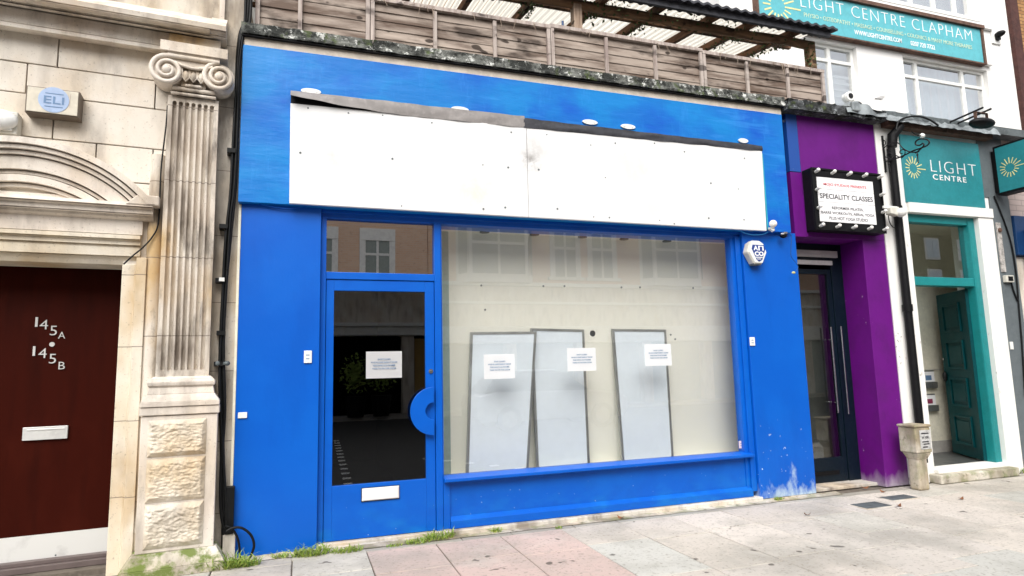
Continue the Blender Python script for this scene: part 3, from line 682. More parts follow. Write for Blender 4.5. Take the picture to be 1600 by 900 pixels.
# dark sheet edge at the eaves
ed = MB(); N = 420
ed.grid(lambda u, v: (rx0+(rx1+.03-rx0)*u, .10+v*.28, roofz(.10+v*.28)+.012*math.sin(u*N)+(.005 if v else 0)), 1200, 1)
ed.grid(lambda u, v: (rx0+(rx1+.03-rx0)*u, .10+v*.28, roofz(.10+v*.28)-.03+.012*math.sin(u*N)), 1200, 1)
ed.grid(lambda u, v: (rx0+(rx1+.03-rx0)*u, .10, roofz(.10)-.03+v*.03+.012*math.sin(u*N)), 1200, 1)
T.add('eaves_sheet', ed, m_flashk)
for px, py in ((560, -40), (650, -28), (745, -14), (838, 3), (930, 21), (1013, 36), (1094, 50), (1152, 64), (1218, 75)):
    s = A(px, py, .55)[0]
    T.add('rafter', MB().hexa([(s-.03, .2, roofz(.2)-.12), (s+.03, .2, roofz(.2)-.12), (s+.03, 6, roofz(6)-.12), (s-.03, 6, roofz(6)-.12), (s-.03, .2, roofz(.2)-.03), (s+.03, .2, roofz(.2)-.03), (s+.03, 6, roofz(6)-.03), (s-.03, 6, roofz(6)-.03)]), m_rafter)
for d in (.75, 2.1, 3.6, 5.2): T.add('purlin', MB().box(rx0, rx1-.1, d, d+.05, roofz(d)-.075, roofz(d)-.028), m_rafter)
rs = MB(); rs.cols = []; W = rx1-.15-rx0; ncor = int(W/.09)
def cz(k): return (0, .02, .02, 0)[k % 4]
prev = None
for k in range(ncor*4):
    xa = rx0+W*k/(ncor*4); xb = rx0+W*(k+1)/(ncor*4); za = cz(k); zb = cz(k+1)
    rs.add([(xa, .38, roofz(.38)+za-.015), (xb, .38, roofz(.38)+zb-.015), (xb, 6, roofz(6)+zb-.015), (xa, 6, roofz(6)+za-.015)], [(0, 1, 2, 3)]); rs.cols.append((.45, .36, .28) if k % 4 == 0 else (1, 1, 1))
T.add('roof_sheet', rs, m_trans); T.done()
# climbing plant along the beam
T = Thing('climbing_plant', 'straggling dark ivy growing along the pergola beam and rafters', 'ivy')
iv = MB(); st = MB(); rr = random.Random(21)
def leaf(mbx, c, r, rr):
    a = Vector((rr.gauss(0, 1), rr.gauss(0, 1), rr.gauss(0, 1))).normalized(); b = a.cross(Vector((rr.gauss(0, 1), rr.gauss(0, 1), rr.gauss(0, 1)))).normalized(); c = Vector(c)
    mbx.add([c-a*r, c+b*r*.6, c+a*r*.3+b*r*.35, c+a*r*1.2, c+a*r*.3-b*r*.35, c-b*r*.6], [(0, 1, 2, 3, 4, 5)])
for i in range(900):
    x = rr.uniform(1.5, 6.15); cl = noise.noise(Vector((x*1.7, 0, 3)))
    if cl < .0 and rr.random() < .8: continue
    leaf(iv, (x, BDp+rr.gauss(0, .07), bz_+rr.gauss(.0, .05)), rr.uniform(.012, .03), rr)
for px, py in ((838, 3), (930, 21), (1013, 36), (1152, 64), (1218, 75)):
    s = A(px, py, .55)[0]
    for i in range(110): t = abs(rr.gauss(0, .5)); leaf(iv, (s+rr.gauss(0, .05), .45+t, roofz(.45+t)-.13+rr.gauss(0, .03)), rr.uniform(.012, .032), rr)
for i in range(120): leaf(iv, (px2+rr.gauss(-.04, .03), BDp-.05+rr.gauss(0, .02), rr.uniform(ct+.1, bz_)), rr.uniform(.012, .03), rr)
for i in range(7):
    x = 1.5+i*.66; st.tube([(x+k*.08, BDp+.05*math.sin(k*1.3+i), bz_+.05*math.cos(k*1.3+i)) for k in range(10)], .006, 5)
T.add('foliage', iv, m_leaf); T.add('stem', st, m_dead); T.done()
tn = MB(); rr = random.Random(4)
for i in range(46):
    x = rr.uniform(xs0, xe); L = rr.uniform(.04, .14); k = [4.96]*1
    z0 = 4.97 if x > xs_dbl[0] else 5.08
    tn.tube([(x, FD-.02, z0), (x+rr.uniform(-.02, .02), FD-.045, z0-.02), (x+rr.uniform(-.04, .04), FD-.05, z0-L)], .003, 4)
solo('dry_tendrils', tn, m_dead, 'dry vine tendrils dangling over the top rail of the board fence', 'tendrils')['kind'] = 'stuff'
# little upright pipe behind the fence
s, z = A(878, 40, .2); solo('pipe_stub', MB().tube([(s, .2, ct), (s+.01, .2, z+.05)], .014, 8), m_navy, 'short blue-grey pipe rising behind the fence left of the pale pergola post', 'pipe')
# ------------------------------------------------------------------ left stone building
B = LEFT.at
T = Thing('stone_building', 'pale ashlar stone building with fluted Ionic pilaster and arched doorway left of the blue shop', 'building', LEFT)
wl, wr = -4.6, B(371, 400, .06)[0]
sl, sr_ = B(253, 300, -.12)[0], B(333, 300, -.12)[0]
s_b0, s_b1 = B(242, 560, -.12)[0], B(328, 560, -.12)[0]; s_t0, s_t1 = B(264.5, 150, -.12)[0], B(341, 150, -.12)[0]
print('shaft', sl, sr_, s_b0, s_b1, s_t0, s_t1, 'wr', wr)
PS0, PS1 = (s_b0+s_t0)/2, (s_b1+s_t1)/2
yz = lambda y, d, x=100: B(x, y, d)[1]
door_r = B(190, 440, 0)[0]; door_top = B(190, 413, .0)[1]; DD = .36
jr = B(232, 500, 0)[0]
# core behind everything
core = MB().box(wl, -3.6, .03, 6, 0, 7.5).box(door_r+.0, wr, .10, 6, 0, 7.5).box(-3.6, door_r, .03, 6, door_top+.02, 7.5)
T.add('core_wall', core, m_mortar)
# ashlar courses
ash = MB(); rr = random.Random(8)
cz = [yz(54, 0)+.06, yz(106, 0, 100), yz(153, 0, 100), yz(221, 0, 110), yz(300, 0, 200), door_top+.25]
cz = [B(100, 58, 0)[1]+.08, B(100, 106.5, 0)[1], B(100, 153, 0)[1], B(140, 223, 0)[1], B(240, 288, 0)[1], B(240, 345, 0)[1], B(240, 408, 0)[1], B(240, 470, 0)[1]]
j = [[91], [40, 243], [83], [150, 239], [237], [236], [232]]
for r in range(len(cz)-1):
    ym = [80, 140, 195, 240, 300, 350, 420][r]
    xs = [wl]+[v for v in (-3.7, -2.9)]+sorted(B(x, ym, 0)[0] for x in j[r])+[PS0+.05]
    xs = sorted(set(xs))
    if cz[r+1] < door_top-.01:
        xs = [door_r]+[x for x in xs if x > door_r+.12]
    for a, b in zip(xs[:-1], xs[1:]):
        ash.box(a+.0045, b-.0045, rr.uniform(-.002, .002), .04 if cz[r+1] >= door_top-.3 else .04, max(cz[r+1], 0)+.0045, cz[r]-.0045)
T.add('ashlar_wall', ash, m_stone, bevel=.004)
# wall between pilaster and the gap, and below
T.add('side_strip', MB().box(PS1-.03, wr, .03, .3, 0, 7.4), m_strip)
T.add('upper_wall', MB().box(wl, B(345, 20, .04)[0], .02, .3, B(200, 44, 0)[1]-.3, 7.4), m_render)
T.add('quoin', MB().box(B(343, 20, 0)[0], B(351, 20, 0)[0], -.012, .3, B(350, 40, 0)[1], 7.4), m_stone_b)
# entablature
ce = B(353, 55, -.26)[0]; fe = B(344.5, 75, -.14)[0]
y = lambda v, d: B(100, v, d)[1]
pr = [(.02, y(61, 0)), (-.115, y(54, -.115)), (-.115, y(48, -.115)), (-.10, y(47, -.10)), (-.10, y(22.5, -.10)), (-.14, y(20, -.14)), (-.17, y(16.5, -.17)), (-.17, y(15, -.17)), (-.20, y(13, -.20)), (-.23, y(8, -.23)), (-.23, y(6, -.23)), (-.27, y(5, -.27)), (-.28, y(-3, -.28)), (-.25, y(-6, -.25)), (.02, y(-14, 0))]
pr = pr[::-1]
def quirk(P, idx, w=.011, dp=.035):
    o_ = []
    for i, p in enumerate(P):
        o_.append(p)
        if i in idx: o_ += [(p[0]+dp, p[1]-.001), (p[0]+dp, p[1]-w), (p[0]+.001, p[1]-w-.001)]
    return o_
z47 = pr[-4][1]
lo = [p for p in pr if p[1] <= y(47, -.10)+.001]; hi = [p for p in pr if p[1] >= y(47, -.10)-.001]
T.add('cornice', MB().profile(quirk(hi, (3, 5, 8, 10))+[(.02, y(47, -.10))], wl, ce-.12).profile([(.0, hi[0][1]), (-.25, hi[1][1]), (-.28, hi[2][1]), (-.27, hi[3][1]), (-.23, hi[4][1]), (-.23, hi[5][1]), (-.2, hi[6][1]), (-.17, hi[7][1]), (-.17, hi[8][1]), (-.14, hi[9][1]), (.0, hi[9][1])], ce-.12, ce), m_stone_b)
T.add('architrave', MB().profile([(.02, y(47, -.115)), (-.115, y(48, -.115)), (-.115, y(54, -.115)), (.02, y(61, 0))], wl, B(262, 80, -.12)[0]), m_stone_b)
fz_bot = B(300, 79, -.14)[1]
T.add('frieze_block', MB().box(B(262, 80, -.12)[0]+.004, fe, -.14, .02, fz_bot+.01, y(24, -.14)), m_pil, bevel=.003)
# capital
cap = MB(); d0 = -.20
c1 = B(261, 107, d0); c2 = B(342.5, 122, d0); R1 = .122
zc = (c1[1]+c2[1])/2; c1 = (c1[0], zc); c2 = (c2[0], zc); print('volutes', c1, c2, 'fz_bot', fz_bot)
for c, sg in ((c1, 1), (c2, -1)):
    cap.disc(c[0], c[1], R1*.93, d0+.01, -.02, n=36)
    sp = []
    for k in range(90):
        t = k/89; a = PI/2+sg*0-sg*(-1)*t*2*PI*2.1; r = R1*(1-t*.80)
        sp.append((c[0]+sg*(-1)*-r*math.cos(a)*1.0*(1), d0+.004-.02*t, c[1]+r*math.sin(a)))
    cap.tube(sp, [.020*(1-.45*k/89) for k in range(90)], 8)
    cap.ball((c[0], d0-.005, c[1]), .036, .03, .036)
cap.profile([(-.02, zc+R1+.055), (d0-.02, zc+R1+.055), (d0-.015, zc+R1+.02), (d0+.01, zc+R1), (d0+.01, zc+.06), (-.02, zc+.06)], c1[0], c2[0])
cap.box(PS0-.06, PS1+.06, d0-.03, 0, zc+R1+.03, fz_bot+.012) if fz_bot > zc+R1+.03 else None
cap.tube([(c1[0]+(c2[0]-c1[0])*k/12, d0, zc+R1-.0) for k in range(13)], .02, 8)
cap.tube([(c1[0]+.05+(c2[0]-c1[0]-.1)*k/16, d0, zc+.075-.035*math.sin(PI*k/16)) for k in range(17)], .013, 8)
T_cap = T.add('capital', cap, m_stone_b)
eg = MB()
for k in range(3):
    X = c1[0]+(c2[0]-c1[0])*(.355+.145*k); eg.ball((X, -.165, zc-.02), .026, .035, .048)
    eg.tube([(X-.033, -.18, zc+.04), (X-.031, -.19, zc-.03), (X, -.19, zc-.074), (X+.031, -.19, zc-.03), (X+.033, -.18, zc+.04)], .006, 6)
eg.box(c1[0]+.1, c2[0]-.1, -.15, -.02, zc-.1, zc+.06)
for k in range(14): eg.ball((c1[0]+.14+(c2[0]-c1[0]-.28)*k/13, -.168, zc-.098), .015, .014, .014, 8, 6)
eg.tube([(PS0+.03, -.15, zc-.125), (PS1-.03, -.15, zc-.125)], .018, 8).tube([(PS0+.02, -.145, zc-.165), (PS1-.02, -.145, zc-.165)], .014, 8)
T.add('egg_moulding', eg, m_pil, under=T_cap)
# fluted shaft
sz0 = B(285, 588, -.12)[1]; sz1 = zc-.175
fl_ = MB(); W = PS1-PS0; nfl = 7; fw_ = W/(nfl+.32*1); sec = [(PS0, 0.0), (PS0, -.12)]
pit = (W-.05)/nfl
for i in range(nfl):
    a = PS0+.025+i*pit+.007; b = a+pit-.014
    for k in range(9): t = k/8; sec.append((a+(b-a)*t, -.12+.036*math.sin(PI*t)**.6))
sec += [(PS1, -.12), (PS1, 0.0)]
zz = [sz0+.06, sz1-.06]; n_ = len(sec)
vs = [(x, d, zz[0]) for x, d in sec]+[(x, d, zz[1]) for x, d in sec]
fl_.add(vs, [(i, i+1, i+1+n_, i+n_) for i in range(n_-1)])
# rounded flute ends
for zb, zt, top in ((zz[1], sz1, 1), (sz0, zz[0], 0)):
    fl_.box(PS0, PS0+.032, -.12, 0, zb, zt); fl_.box(PS1-.032, PS1, -.12, 0, zb, zt)
    for i in range(nfl):
        a = PS0+.025+i*pit+.007; b = a+pit-.014; r = (b-a)/2; cx = (a+b)/2
        if i < nfl-1: fl_.box(b-.0005, b+.0145, -.12, 0, zb, zt)
        if top: arc = [(cx+r*math.cos(PI*k/10), zb+r*math.sin(PI*k/10)) for k in range(11)]; pts_ = [(b, zt), (a, zt)]+arc[::-1]
        else: pts_ = [(a, zb), (b, zb)]+[(cx+r*math.cos(PI*k/10), zt-r*math.sin(PI*k/10)) for k in range(11)]
        fl_.prism(pts_, -.12, -.02); fl_.box(a, b, -.09, 0, zb, zt)
T.add('pilaster_shaft', fl_, m_pil)
# base mouldings
def uprof(pts, x0, x1):   # (out, z, side_grow)
    m = MB()
    for (o1, z1, g1), (o2, z2, g2) in zip(pts[:-1], pts[1:]):
        m.hexa([(x0-g1, -o1, z1), (x1+g1, -o1, z1), (x1+g1, 0, z1), (x0-g1, 0, z1), (x0-g2, -o2, z2), (x1+g2, -o2, z2), (x1+g2, 0, z2), (x0-g2, 0, z2)])
    return m
z = lambda yy, d=-.14: B(285, yy, d)[1]
bp = [(.19, z(634), .085), (.19, z(627), .085), (.155, z(615), .045), (.145, z(604), .035), (.16, z(602), .045), (.165, z(597), .05), (.15, z(592), .035), (.125, z(588), .012)]
T.add('pilaster_base', uprof(bp, PS0, PS1), m_stone_b, bevel=.004)
ped0, ped1 = PS0-.075, PS1+.075
pz0 = B(265, 862, -.18)[1]
T.add('pedestal', MB().box(ped0, ped1, -.165, 0, pz0, z(648)).box(ped0-.012, ped1+.012, -.18, 0, z(647), z(634.5)), m_stone_b, bevel=.006)
for (ya, yb, sd_) in ((656, 713, 1), (716, 784, 2), (787, 856, 3)):
    a0, b0_ = B(272, ya, -.2); _, b1_ = B(272, yb, -.2)
    q0, q1 = ped0+.05, ped1-.075; rb = MB()
    def rf(u, v, b0_=b0_, b1_=b1_, q0=q0, q1=q1, sd_=sd_):
        X = q0+(q1-q0)*u; Z = b1_+(b0_-b1_)*v; e = min(u, 1-u, v*.6, (1-v)*.6)*14; e = min(1, e)
        n1 = noise.noise(Vector((X*5, Z*6, sd_*3)))*.018+abs(noise.noise(Vector((X*11+Z*9, Z*24, sd_))))*.026+noise.noise(Vector((X*38, Z*60, sd_)))*.012
        return (X, -.168-e*(.024+n1*.62), Z)
    rb.grid(rf, 90, 56, smooth=False)
    T.add('rock_faced_block', rb, m_rust)
g_z = 0
T.add('plinth', uprof([(.235, 0, .11), (.235, pz0-.10, .11)], ped0+.02, ped1-.03).hexa([(ped0-.09, -.235, pz0-.10), (ped1+.08, -.235, pz0-.10), (ped1+.08, 0, pz0-.10), (ped0-.09, 0, pz0-.10), (ped0-.02, -.18, pz0), (ped1+.02, -.18, pz0), (ped1+.02, 0, pz0), (ped0-.02, 0, pz0)]), m_plinth, bevel=.006)
# door jamb mouldings
j0 = B(190, 430, -.02)[0]; jx = lambda x, yy=600, d=0: B(x, yy, d)[0]
jz = B(100, 397, -.05)[1]
T.add('door_jamb', MB().box(door_r, door_r+.085, -.01, .6, 0, door_top).box(door_r+.085, door_r+.10, -.035, .3, 0, door_top).box(door_r+.10, door_r+.17, -.06, .3, 0, door_top+.05).box(door_r+.17, door_r+.215, -.03, .3, 0, door_top+.2), m_jamb, bevel=.005)
T.add('corner_roll', MB().tube([(PS0-.06, -.0, .3), (PS0-.06, -.0, door_top+.9)], .055, 14), m_pil)
# lintel, frieze, ledge
LY = lambda yy, d: B(100, yy, d)[1]; le = B(239, 330, -.13)[0]
ry = door_top
lint = [(.3, LY(357, 0)), (-.075, LY(362, -.075)), (-.075, LY(368, -.075)), (-.055, LY(371, -.055)), (-.05, LY(378, -.05)), (-.04, LY(380, -.04)), (-.03, LY(396, -.03)), (-.02, LY(398, -.02)), (0.0, LY(403, 0)), (.02, door_top), (.3, door_top)]
T.add('lintel', MB().profile(quirk(lint, (2, 4, 6), .008, .02), wl, door_r+.12), m_jamb)
T.add('frieze', MB().box(wl, B(223, 350, -.05)[0], -.05, .1, LY(361, -.05), LY(336, -.05)), m_stone_b)
lp_ = [(.1, LY(309, 0)), (-.15, LY(309, -.15)), (-.16, LY(314, -.16)), (-.13, LY(319, -.13)), (-.125, LY(326, -.125)), (-.10, LY(327, -.10)), (-.09, LY(333, -.09)), (-.05, LY(338, -.05)), (.1, LY(338, 0))]
T.add('ledge', MB().profile(quirk(lp_, (2, 4), .009, .03), wl, le), m_stone_b)
# segmental arch
top = B(30, 216, -.12); base_z = LY(312, -.12); rt = B(243, 316, -.13)
cxa = B(28, 300, -.12)[0]; hh = top[1]-base_z; ww = rt[0]-cxa; RO = (hh*hh+ww*ww)/(2*hh); zca = top[1]-RO
print('arch', cxa, hh, ww, RO)
def arch(Ro, Ri, dd, name, mat, zmin):
    m = MB(); N = 48; am = math.acos(max(-1, min(1, (zmin-zca)/Ro))); ami = math.acos(max(-1, min(1, (zmin-zca)/Ri))); vs = []
    for k in range(N+1):
        q, qi = -am+2*am*k/N, -ami+2*ami*k/N
        i_ = (cxa+Ri*math.sin(qi), zca+Ri*math.cos(qi)); o_ = (cxa+Ro*math.sin(q), zca+Ro*math.cos(q))
        vs += [(i_[0], .02, i_[1]), (i_[0], -dd, i_[1]), (o_[0], -dd, o_[1]), (o_[0], .02, o_[1])]
    m.add(vs, [(4*k+j, 4*k+4+j, 4*k+5+j, 4*k+1+j) for k in range(N) for j in range(3)])
    return m
am_ = MB()
for Ro, Ri, dd in ((RO, RO-.045, .17), (RO-.054, RO-.08, .145), (RO-.089, RO-.115, .115), (RO-.124, RO-.22, .09), (RO-.229, RO-.25, .06), (RO-.260, RO-.31, .075), (RO-.32, RO-.345, .04)):
    q = arch(Ro, Ri, dd, '', None, base_z+.0); am_.add(q.v, q.f)
T.add('arch_moulding', am_, m_stone_b)
T.add('arch_stop', MB().hexa([(rt[0]-.20, -.165, base_z-.01), (rt[0]+.03, -.165, base_z-.01), (rt[0]+.03, .02, base_z-.01), (rt[0]-.20, .02, base_z-.01), (rt[0]-.12, -.165, base_z+.075), (rt[0]+.03, -.165, base_z+.07), (rt[0]+.03, .02, base_z+.07), (rt[0]-.12, .02, base_z+.075)]), m_stone_b, bevel=.01)
T.add('tympanum', MB().box(cxa-.32, B(124, 300, -.02)[0], -.025, .02, base_z, zca+RO-.38), m_stone_b, bevel=.004)
# the door
C_ = B(100, 840, DD); dk1 = B(100, 831, DD)[1]; dkb = B(100, 872, DD)[1]; dl_ = -3.4
print('door kick', dkb, dk1, 'door_r', door_r, 'top', door_top)
Dr = T.add('door', MB().box(dl_, door_r+.02, DD, DD+.05, .10, door_top+.3), m_red)
T.add('kick_plate', MB().box(dl_, door_r-.0+.015, DD-.006, DD-.0005, dkb, dk1), m_kick, under=Dr)
kp = MB()
for k in range(9): kp.disc(door_r-.03-k*.36, dkb+.03, .006, DD-.009, DD-.0062, n=8)
T.add('plate_screw', kp, m_leadd, under=Dr)
a0, b0_ = B(37, 668, DD); a1, b1_ = B(106, 684.5, DD)
T.add('letterbox', MB().box(a0, a1, DD-.022, DD-.0005, b1_, b0_).box(a0+.03, a1-.02, DD-.026, DD-.0225, b0_-.025, b0_-.015), m_letter, under=Dr, bevel=.002)
def let(txt, x0, yb, x1, hpx, lab=None):
    q0 = B(x0, yb, DD-.01); q1 = B(x1, yb, DD-.01); h = B(x0, yb-hpx, DD-.01)[1]-q0[1]
    T.add('door_number', text_mb(txt, q0[0], q1[0], q0[1], h, DD-.004, -.006, .006), m_letter, under=Dr)
for t_, x0, yb, x1, h in (('1', 54.5, 510.5, 58.5, 15), ('4', 61.5, 514.5, 74.5, 15), ('5', 77.5, 524, 88.5, 15), ('A', 90.5, 529, 101.5, 10.5), ('1', 50.5, 556, 54.5, 15), ('4', 59.5, 559.5, 72.5, 15.5), ('5', 76, 568, 87, 15), ('B', 91, 577, 101, 11.5)): let(t_, x0, yb, x1, h)
s, zq = B(81, 538, DD-.01); T.add('door_number', MB().disc(s, zq, .018, DD-.008, DD-.0005), m_letter, under=Dr)
T.add('door_sill', MB().box(dl_, door_r-.002, DD-.10, DD+.06, .03, .075).box(dl_, door_r-.002, DD-.06, DD+.06, .075, .105), simple('bronze_sill', (.13, .10, .095), .5), bevel=.004)
T.add('sill_step', MB().box(dl_, door_r-.002, DD-.2, DD+.06, -.02, .028), m_dirt)
T.done()

# wall fittings on the stone building
q0, q1, z0_, z1_ = LEFT.rect(40.5, 133, 122, 184, -.13)
z1_ = B(80, 137, -.13)[1]; z0_ = B(80, 178, -.13)[1]
T = Thing('light_box', 'weathered white light box with round pale blue ELI emblem on the ashlar wall', 'light box', LEFT)
T.add('casing', MB().box(q0, q1, -.118, 0, z0_, z1_), simple('light_box_frame', (.13, .10, .075), .6), bevel=.003)
T.add('face', MB().box(q0+.01, q1-.008, -.126, -.1185, z0_+.008, z1_-.008), simple('faded_face', (.58, .53, .43), .5, var=.2), bevel=.002)
ex, ez_ = B(84, 156, -.128); er = .098
T.add('emblem', MB().disc(ex, ez_, er, -.1285, -.1262, er*1.02, 32), simple('faded_blue', (.33, .43, .62), .5))
T.add('pink_patch', MB().box(ex+.102, q1-.06, -.1275, -.1262, z0_+.06, z1_-.03), simple('faded_pink', (.58, .42, .37), .6))
T.add('lettering', text_mb('ELI', ex-.062, ex+.066, ez_-.032, .058, -.1287, .012), m_nlet)
T.add('lettering', MB().box(ex-.055, ex+.06, -.1302, -.1287, ez_+.045, ez_+.051).box(ex-.055, ex+.06, -.1302, -.1287, ez_-.058, ez_-.052), m_nlet)
T.done()
q0, q1, z0_, z1_ = LEFT.rect(-30, 168, 20, 205, -.12)
T = Thing('junction_box', 'white plastic box with bolts and bulging cover at the left end of the ashlar wall', 'junction box', LEFT)
T.add('casing', MB().box(q0, q1+.02, -.11, 0, z0_-.02, z1_), m_oplas, bevel=.008); T.add('lid', MB().box(q0, q1-.005, -.13, -.1105, z0_, z1_-.01), m_wplas, bevel=.006)
T.add('cover_bulge', MB().ball((q0+.13, -.13, (z0_+z1_)/2), .1, .05, .075), m_wplas)
for zz_ in (z0_+.04, z1_-.05): T.add('bolt', MB().disc(q1-.03, zz_, .01, -.136, -.1305), m_leadd)
T.done()
def cabL(pts, d): return [(B(x, yy, d)[0], d, B(x, yy, d)[1]) for x, yy in pts]
solo('cable', MB().tube(smooth(cabL([(262, 165), (259, 200), (252, 260), (250, 300), (247, 350), (238, 370), (224, 386), (207, 400), (193, 413)], -.07)), .006, 6), m_rub, 'thin black cable running down beside the fluted pilaster to the door corner', 'cable', LEFT)
# cables and pipes in the gap
T = Thing('cable_bundle', 'thick bundle of black cables running down the joint between stone building and blue shop', 'cables', LEFT)
def run(name, pts, r, d, mat=m_rub):
    T.add(name, MB().tube(smooth(cabL(pts, d), 5), r, 8), mat)
run('cable', [(389, -30), (386, 30), (377, 50), (372, 90), (369, 180), (365, 240), (362, 330), (356, 400), (349, 470), (345, 560), (346, 640), (348, 740), (350, 800), (349, 885)], .019, -.03)
run('cable', [(393, -30), (390, 34), (379, 56), (374, 120), (371, 210), (367, 300), (358, 392), (353, 450), (349, 540), (351, 640), (346, 720), (345, 790), (351, 826), (362, 832)], .013, -.045)
run('cable', [(384, -30), (382, 40), (374, 70), (369, 140), (364, 225), (360, 300), (352, 380), (347, 480), (343, 600), (348, 700), (353, 790), (353, 834)], .011, -.055)
run('cable', [(381, 45), (373, 110), (371, 190), (366, 290), (360, 340), (355, 420)], .008, -.065)
run('cable', [(352, 822), (362, 826), (370, 838), (374, 855), (375, 884)], .009, -.10)
run('cable', [(354, 830), (364, 825), (378, 825), (392, 836), (397, 852), (392, 868), (386, 878)], .010, -.12)
for px, py in ((352, 354), (346, 438), (344, 568), (364, 236), (348, 520)):
    s, zq = B(px, py, -.05); T.add('clip', MB().box(s-.045, s+.02, -.08, .03, zq-.02, zq+.015), m_rub)
s, zq = B(346.5, 436, -.085); T.add('clip', MB().box(s-.02, s+.02, -.09, -.075, zq-.018, zq+.012), m_wplas)
s, zq = B(340, 568, -.06); T.add('saddle', MB().ball((s, -.07, zq), .022, .02, .02).ball((s+.07, -.07, zq), .022, .02, .02).box(s, s+.07, -.075, -.06, zq-.012, zq+.012), m_leadd)
T.done()
s, zq = B(358, 835, -.06); 
T = Thing('cable_duct', 'short black duct standing on a pale post in the joint left of the blue front', 'duct', LEFT)
T.add('duct', MB().box(s-.03, s+.03, -.06, 0, zq, zq+.36), m_rub, bevel=.004); T.add('post', MB().box(s-.045, s+.045, -.05, .05, 0, zq-.002), m_strip, bevel=.004); T.done()

# ------------------------------------------------------------------ purple shop
T = Thing('purple_shopfront', 'narrow purple painted shopfront with recessed black glazed door', 'shop')
pz_top = A(1300, 172, 0)[1]
ps0 = fx1+.02; ps1 = A(1393, 480, 0)[0]; pil0 = A(1355, 450, 0)[0]
rz_top = A(1300, 372, 0)[1]
bs1 = A(1248, 220, 0)[0]
T.add('fascia', MB().box(bs1, ps1, 0, .3, rz_top, pz_top), m_purple, bevel=.004)
T.add('blue_strip', MB().box(rp1+.004, bs1-.002, .004, .3, A(1245, 268, 0)[1], pz_top), m_jambblue)
T.add('fascia_end', MB().box(rp1+.004, bs1-.002, .006, .3, rz_top, A(1245, 269, 0)[1]), m_purple)
T.add('pillar', MB().box(pil0, ps1, 0.001, .36, 0.0, rz_top-.001), m_purple, bevel=.005)
T.add('soffit', MB().box(rp1, pil0, .01, .4, rz_top+.001, rz_top+.03), m_purple)
RD = .33
dxr = pil0; ft = rz_top
dgr = A(1310, 625, RD)[0]; dgz = A(1290, 716, RD)[1]
T.add('door_frame', MB().box(dgr+.065, dxr, RD, RD+.1, .02, ft).box(rp1+.005, dgr+.065, RD, RD+.1, A(1290, 415, RD)[1]+.03, ft), m_doorblk, bevel=.004)
dt_ = A(1290, 421, RD)[1]
d_ = T.add('door', MB().box(dgr, dgr+.06, RD+.01, RD+.06, .04, dt_).box(rp1+.005, dgr, RD+.01, RD+.06, .04, dgz).box(rp1+.005, dgr, RD+.01, RD+.06, dt_-.06, dt_), m_doorblk, bevel=.003)
T.add('door_glass', MB().box(rp1+.002, dgr+.01, RD+.03, RD+.036, dgz-.01, dt_-.05), g_door, under=d_)
T.add('letterbox', MB().box(A(1243, 740, RD)[0], A(1312, 740, RD)[0], RD-.002, RD+.012, A(1285, 743, RD)[1], A(1285, 737, RD)[1]), m_black, under=d_)
for px0, py0, px1_, py1 in ((1298, 511, 1310, 645), (1314, 510, 1326, 647)):
    a = A(px0, py0, RD-.05); b = A(px1_, py1, RD-.05); sx = (a[0]+b[0])/2
    T.add('pull_handle', MB().tube([(sx, RD-.05, a[1]), (sx, RD-.05, b[1])], .010, 10).tube([(sx, RD-.05, a[1]-.15), (sx+.02, RD+.01, a[1]-.15)], .007, 8).tube([(sx, RD-.05, b[1]+.12), (sx+.02, RD+.01, b[1]+.12)], .007, 8), m_steel, under=d_)
T.add('frosted_screen', MB().box(rp1+.03, dgr+.25, RD+.35, RD+.37, .05, dt_), simple('brown_grey_screen', (.20, .165, .15), .5))
T.add('hall', MB().box(rp1+.01, dxr+.3, RD+2.4, RD+2.45, 0, 3).box(rp1+.003, rp1+.0095, RD+.1, RD+2.4, 0, 3).box(dxr+.3, dxr+.35, RD+.1, RD+2.4, 0, 3).box(rp1+.01, dxr+.3, RD+.1, RD+2.4, 2.98, 3), m_void)
for (x0, y0, x1, y1) in ((1240, 390, 1308, 403), (1240, 406, 1300, 414.5)):
    c0, c1_, e0, e1 = MAIN.rect(x0, y0, x1, y1, RD-.02); zm = A(1275, (y0+y1)/2, RD-.02)[1]
    h_ = (y1-y0)/2*.0062
    mm = MB().box(c0, c1_, RD-.03, RD-.001, zm-h_, zm+h_)
    T.add('light_strip', mm, simple('grey_white_bar', (.52, .50, .50), .5), bevel=.002)
T.add('threshold', MB().box(rp1, dxr, RD-.22, RD+.12, 0, .035), m_thresh, bevel=.006)
T.add('flat_roof', MB().box(rp1, ps1, .3, 2.4, pz_top-.12, pz_top), m_leadd)
cp = MB(); x0_, x1_ = fx1+.03, A(1374, 180, -.12)[0]+.02; zt0 = A(1300, 178, -.14)[1]; zt1 = A(1300, 163, -.14)[1]
cp.grid(lambda u, v: (x0_+(x1_-x0_)*u, -.145-.03*noise.noise(Vector((u*20, v*4, 7))), zt0+(zt1-zt0)*v), 60, 6)
cp.grid(lambda u, v: (x0_+(x1_-x0_)*u, -.145-.03*noise.noise(Vector((u*20, 4, 7)))*(1-v)+v*.5, zt1+.02*noise.noise(Vector((u*24, v*5, 1)))), 60, 6)
cp.box(x0_, x1_, -.12, .3, zt0, zt1-.02)
T.add('coping', cp, m_slate); T.done()
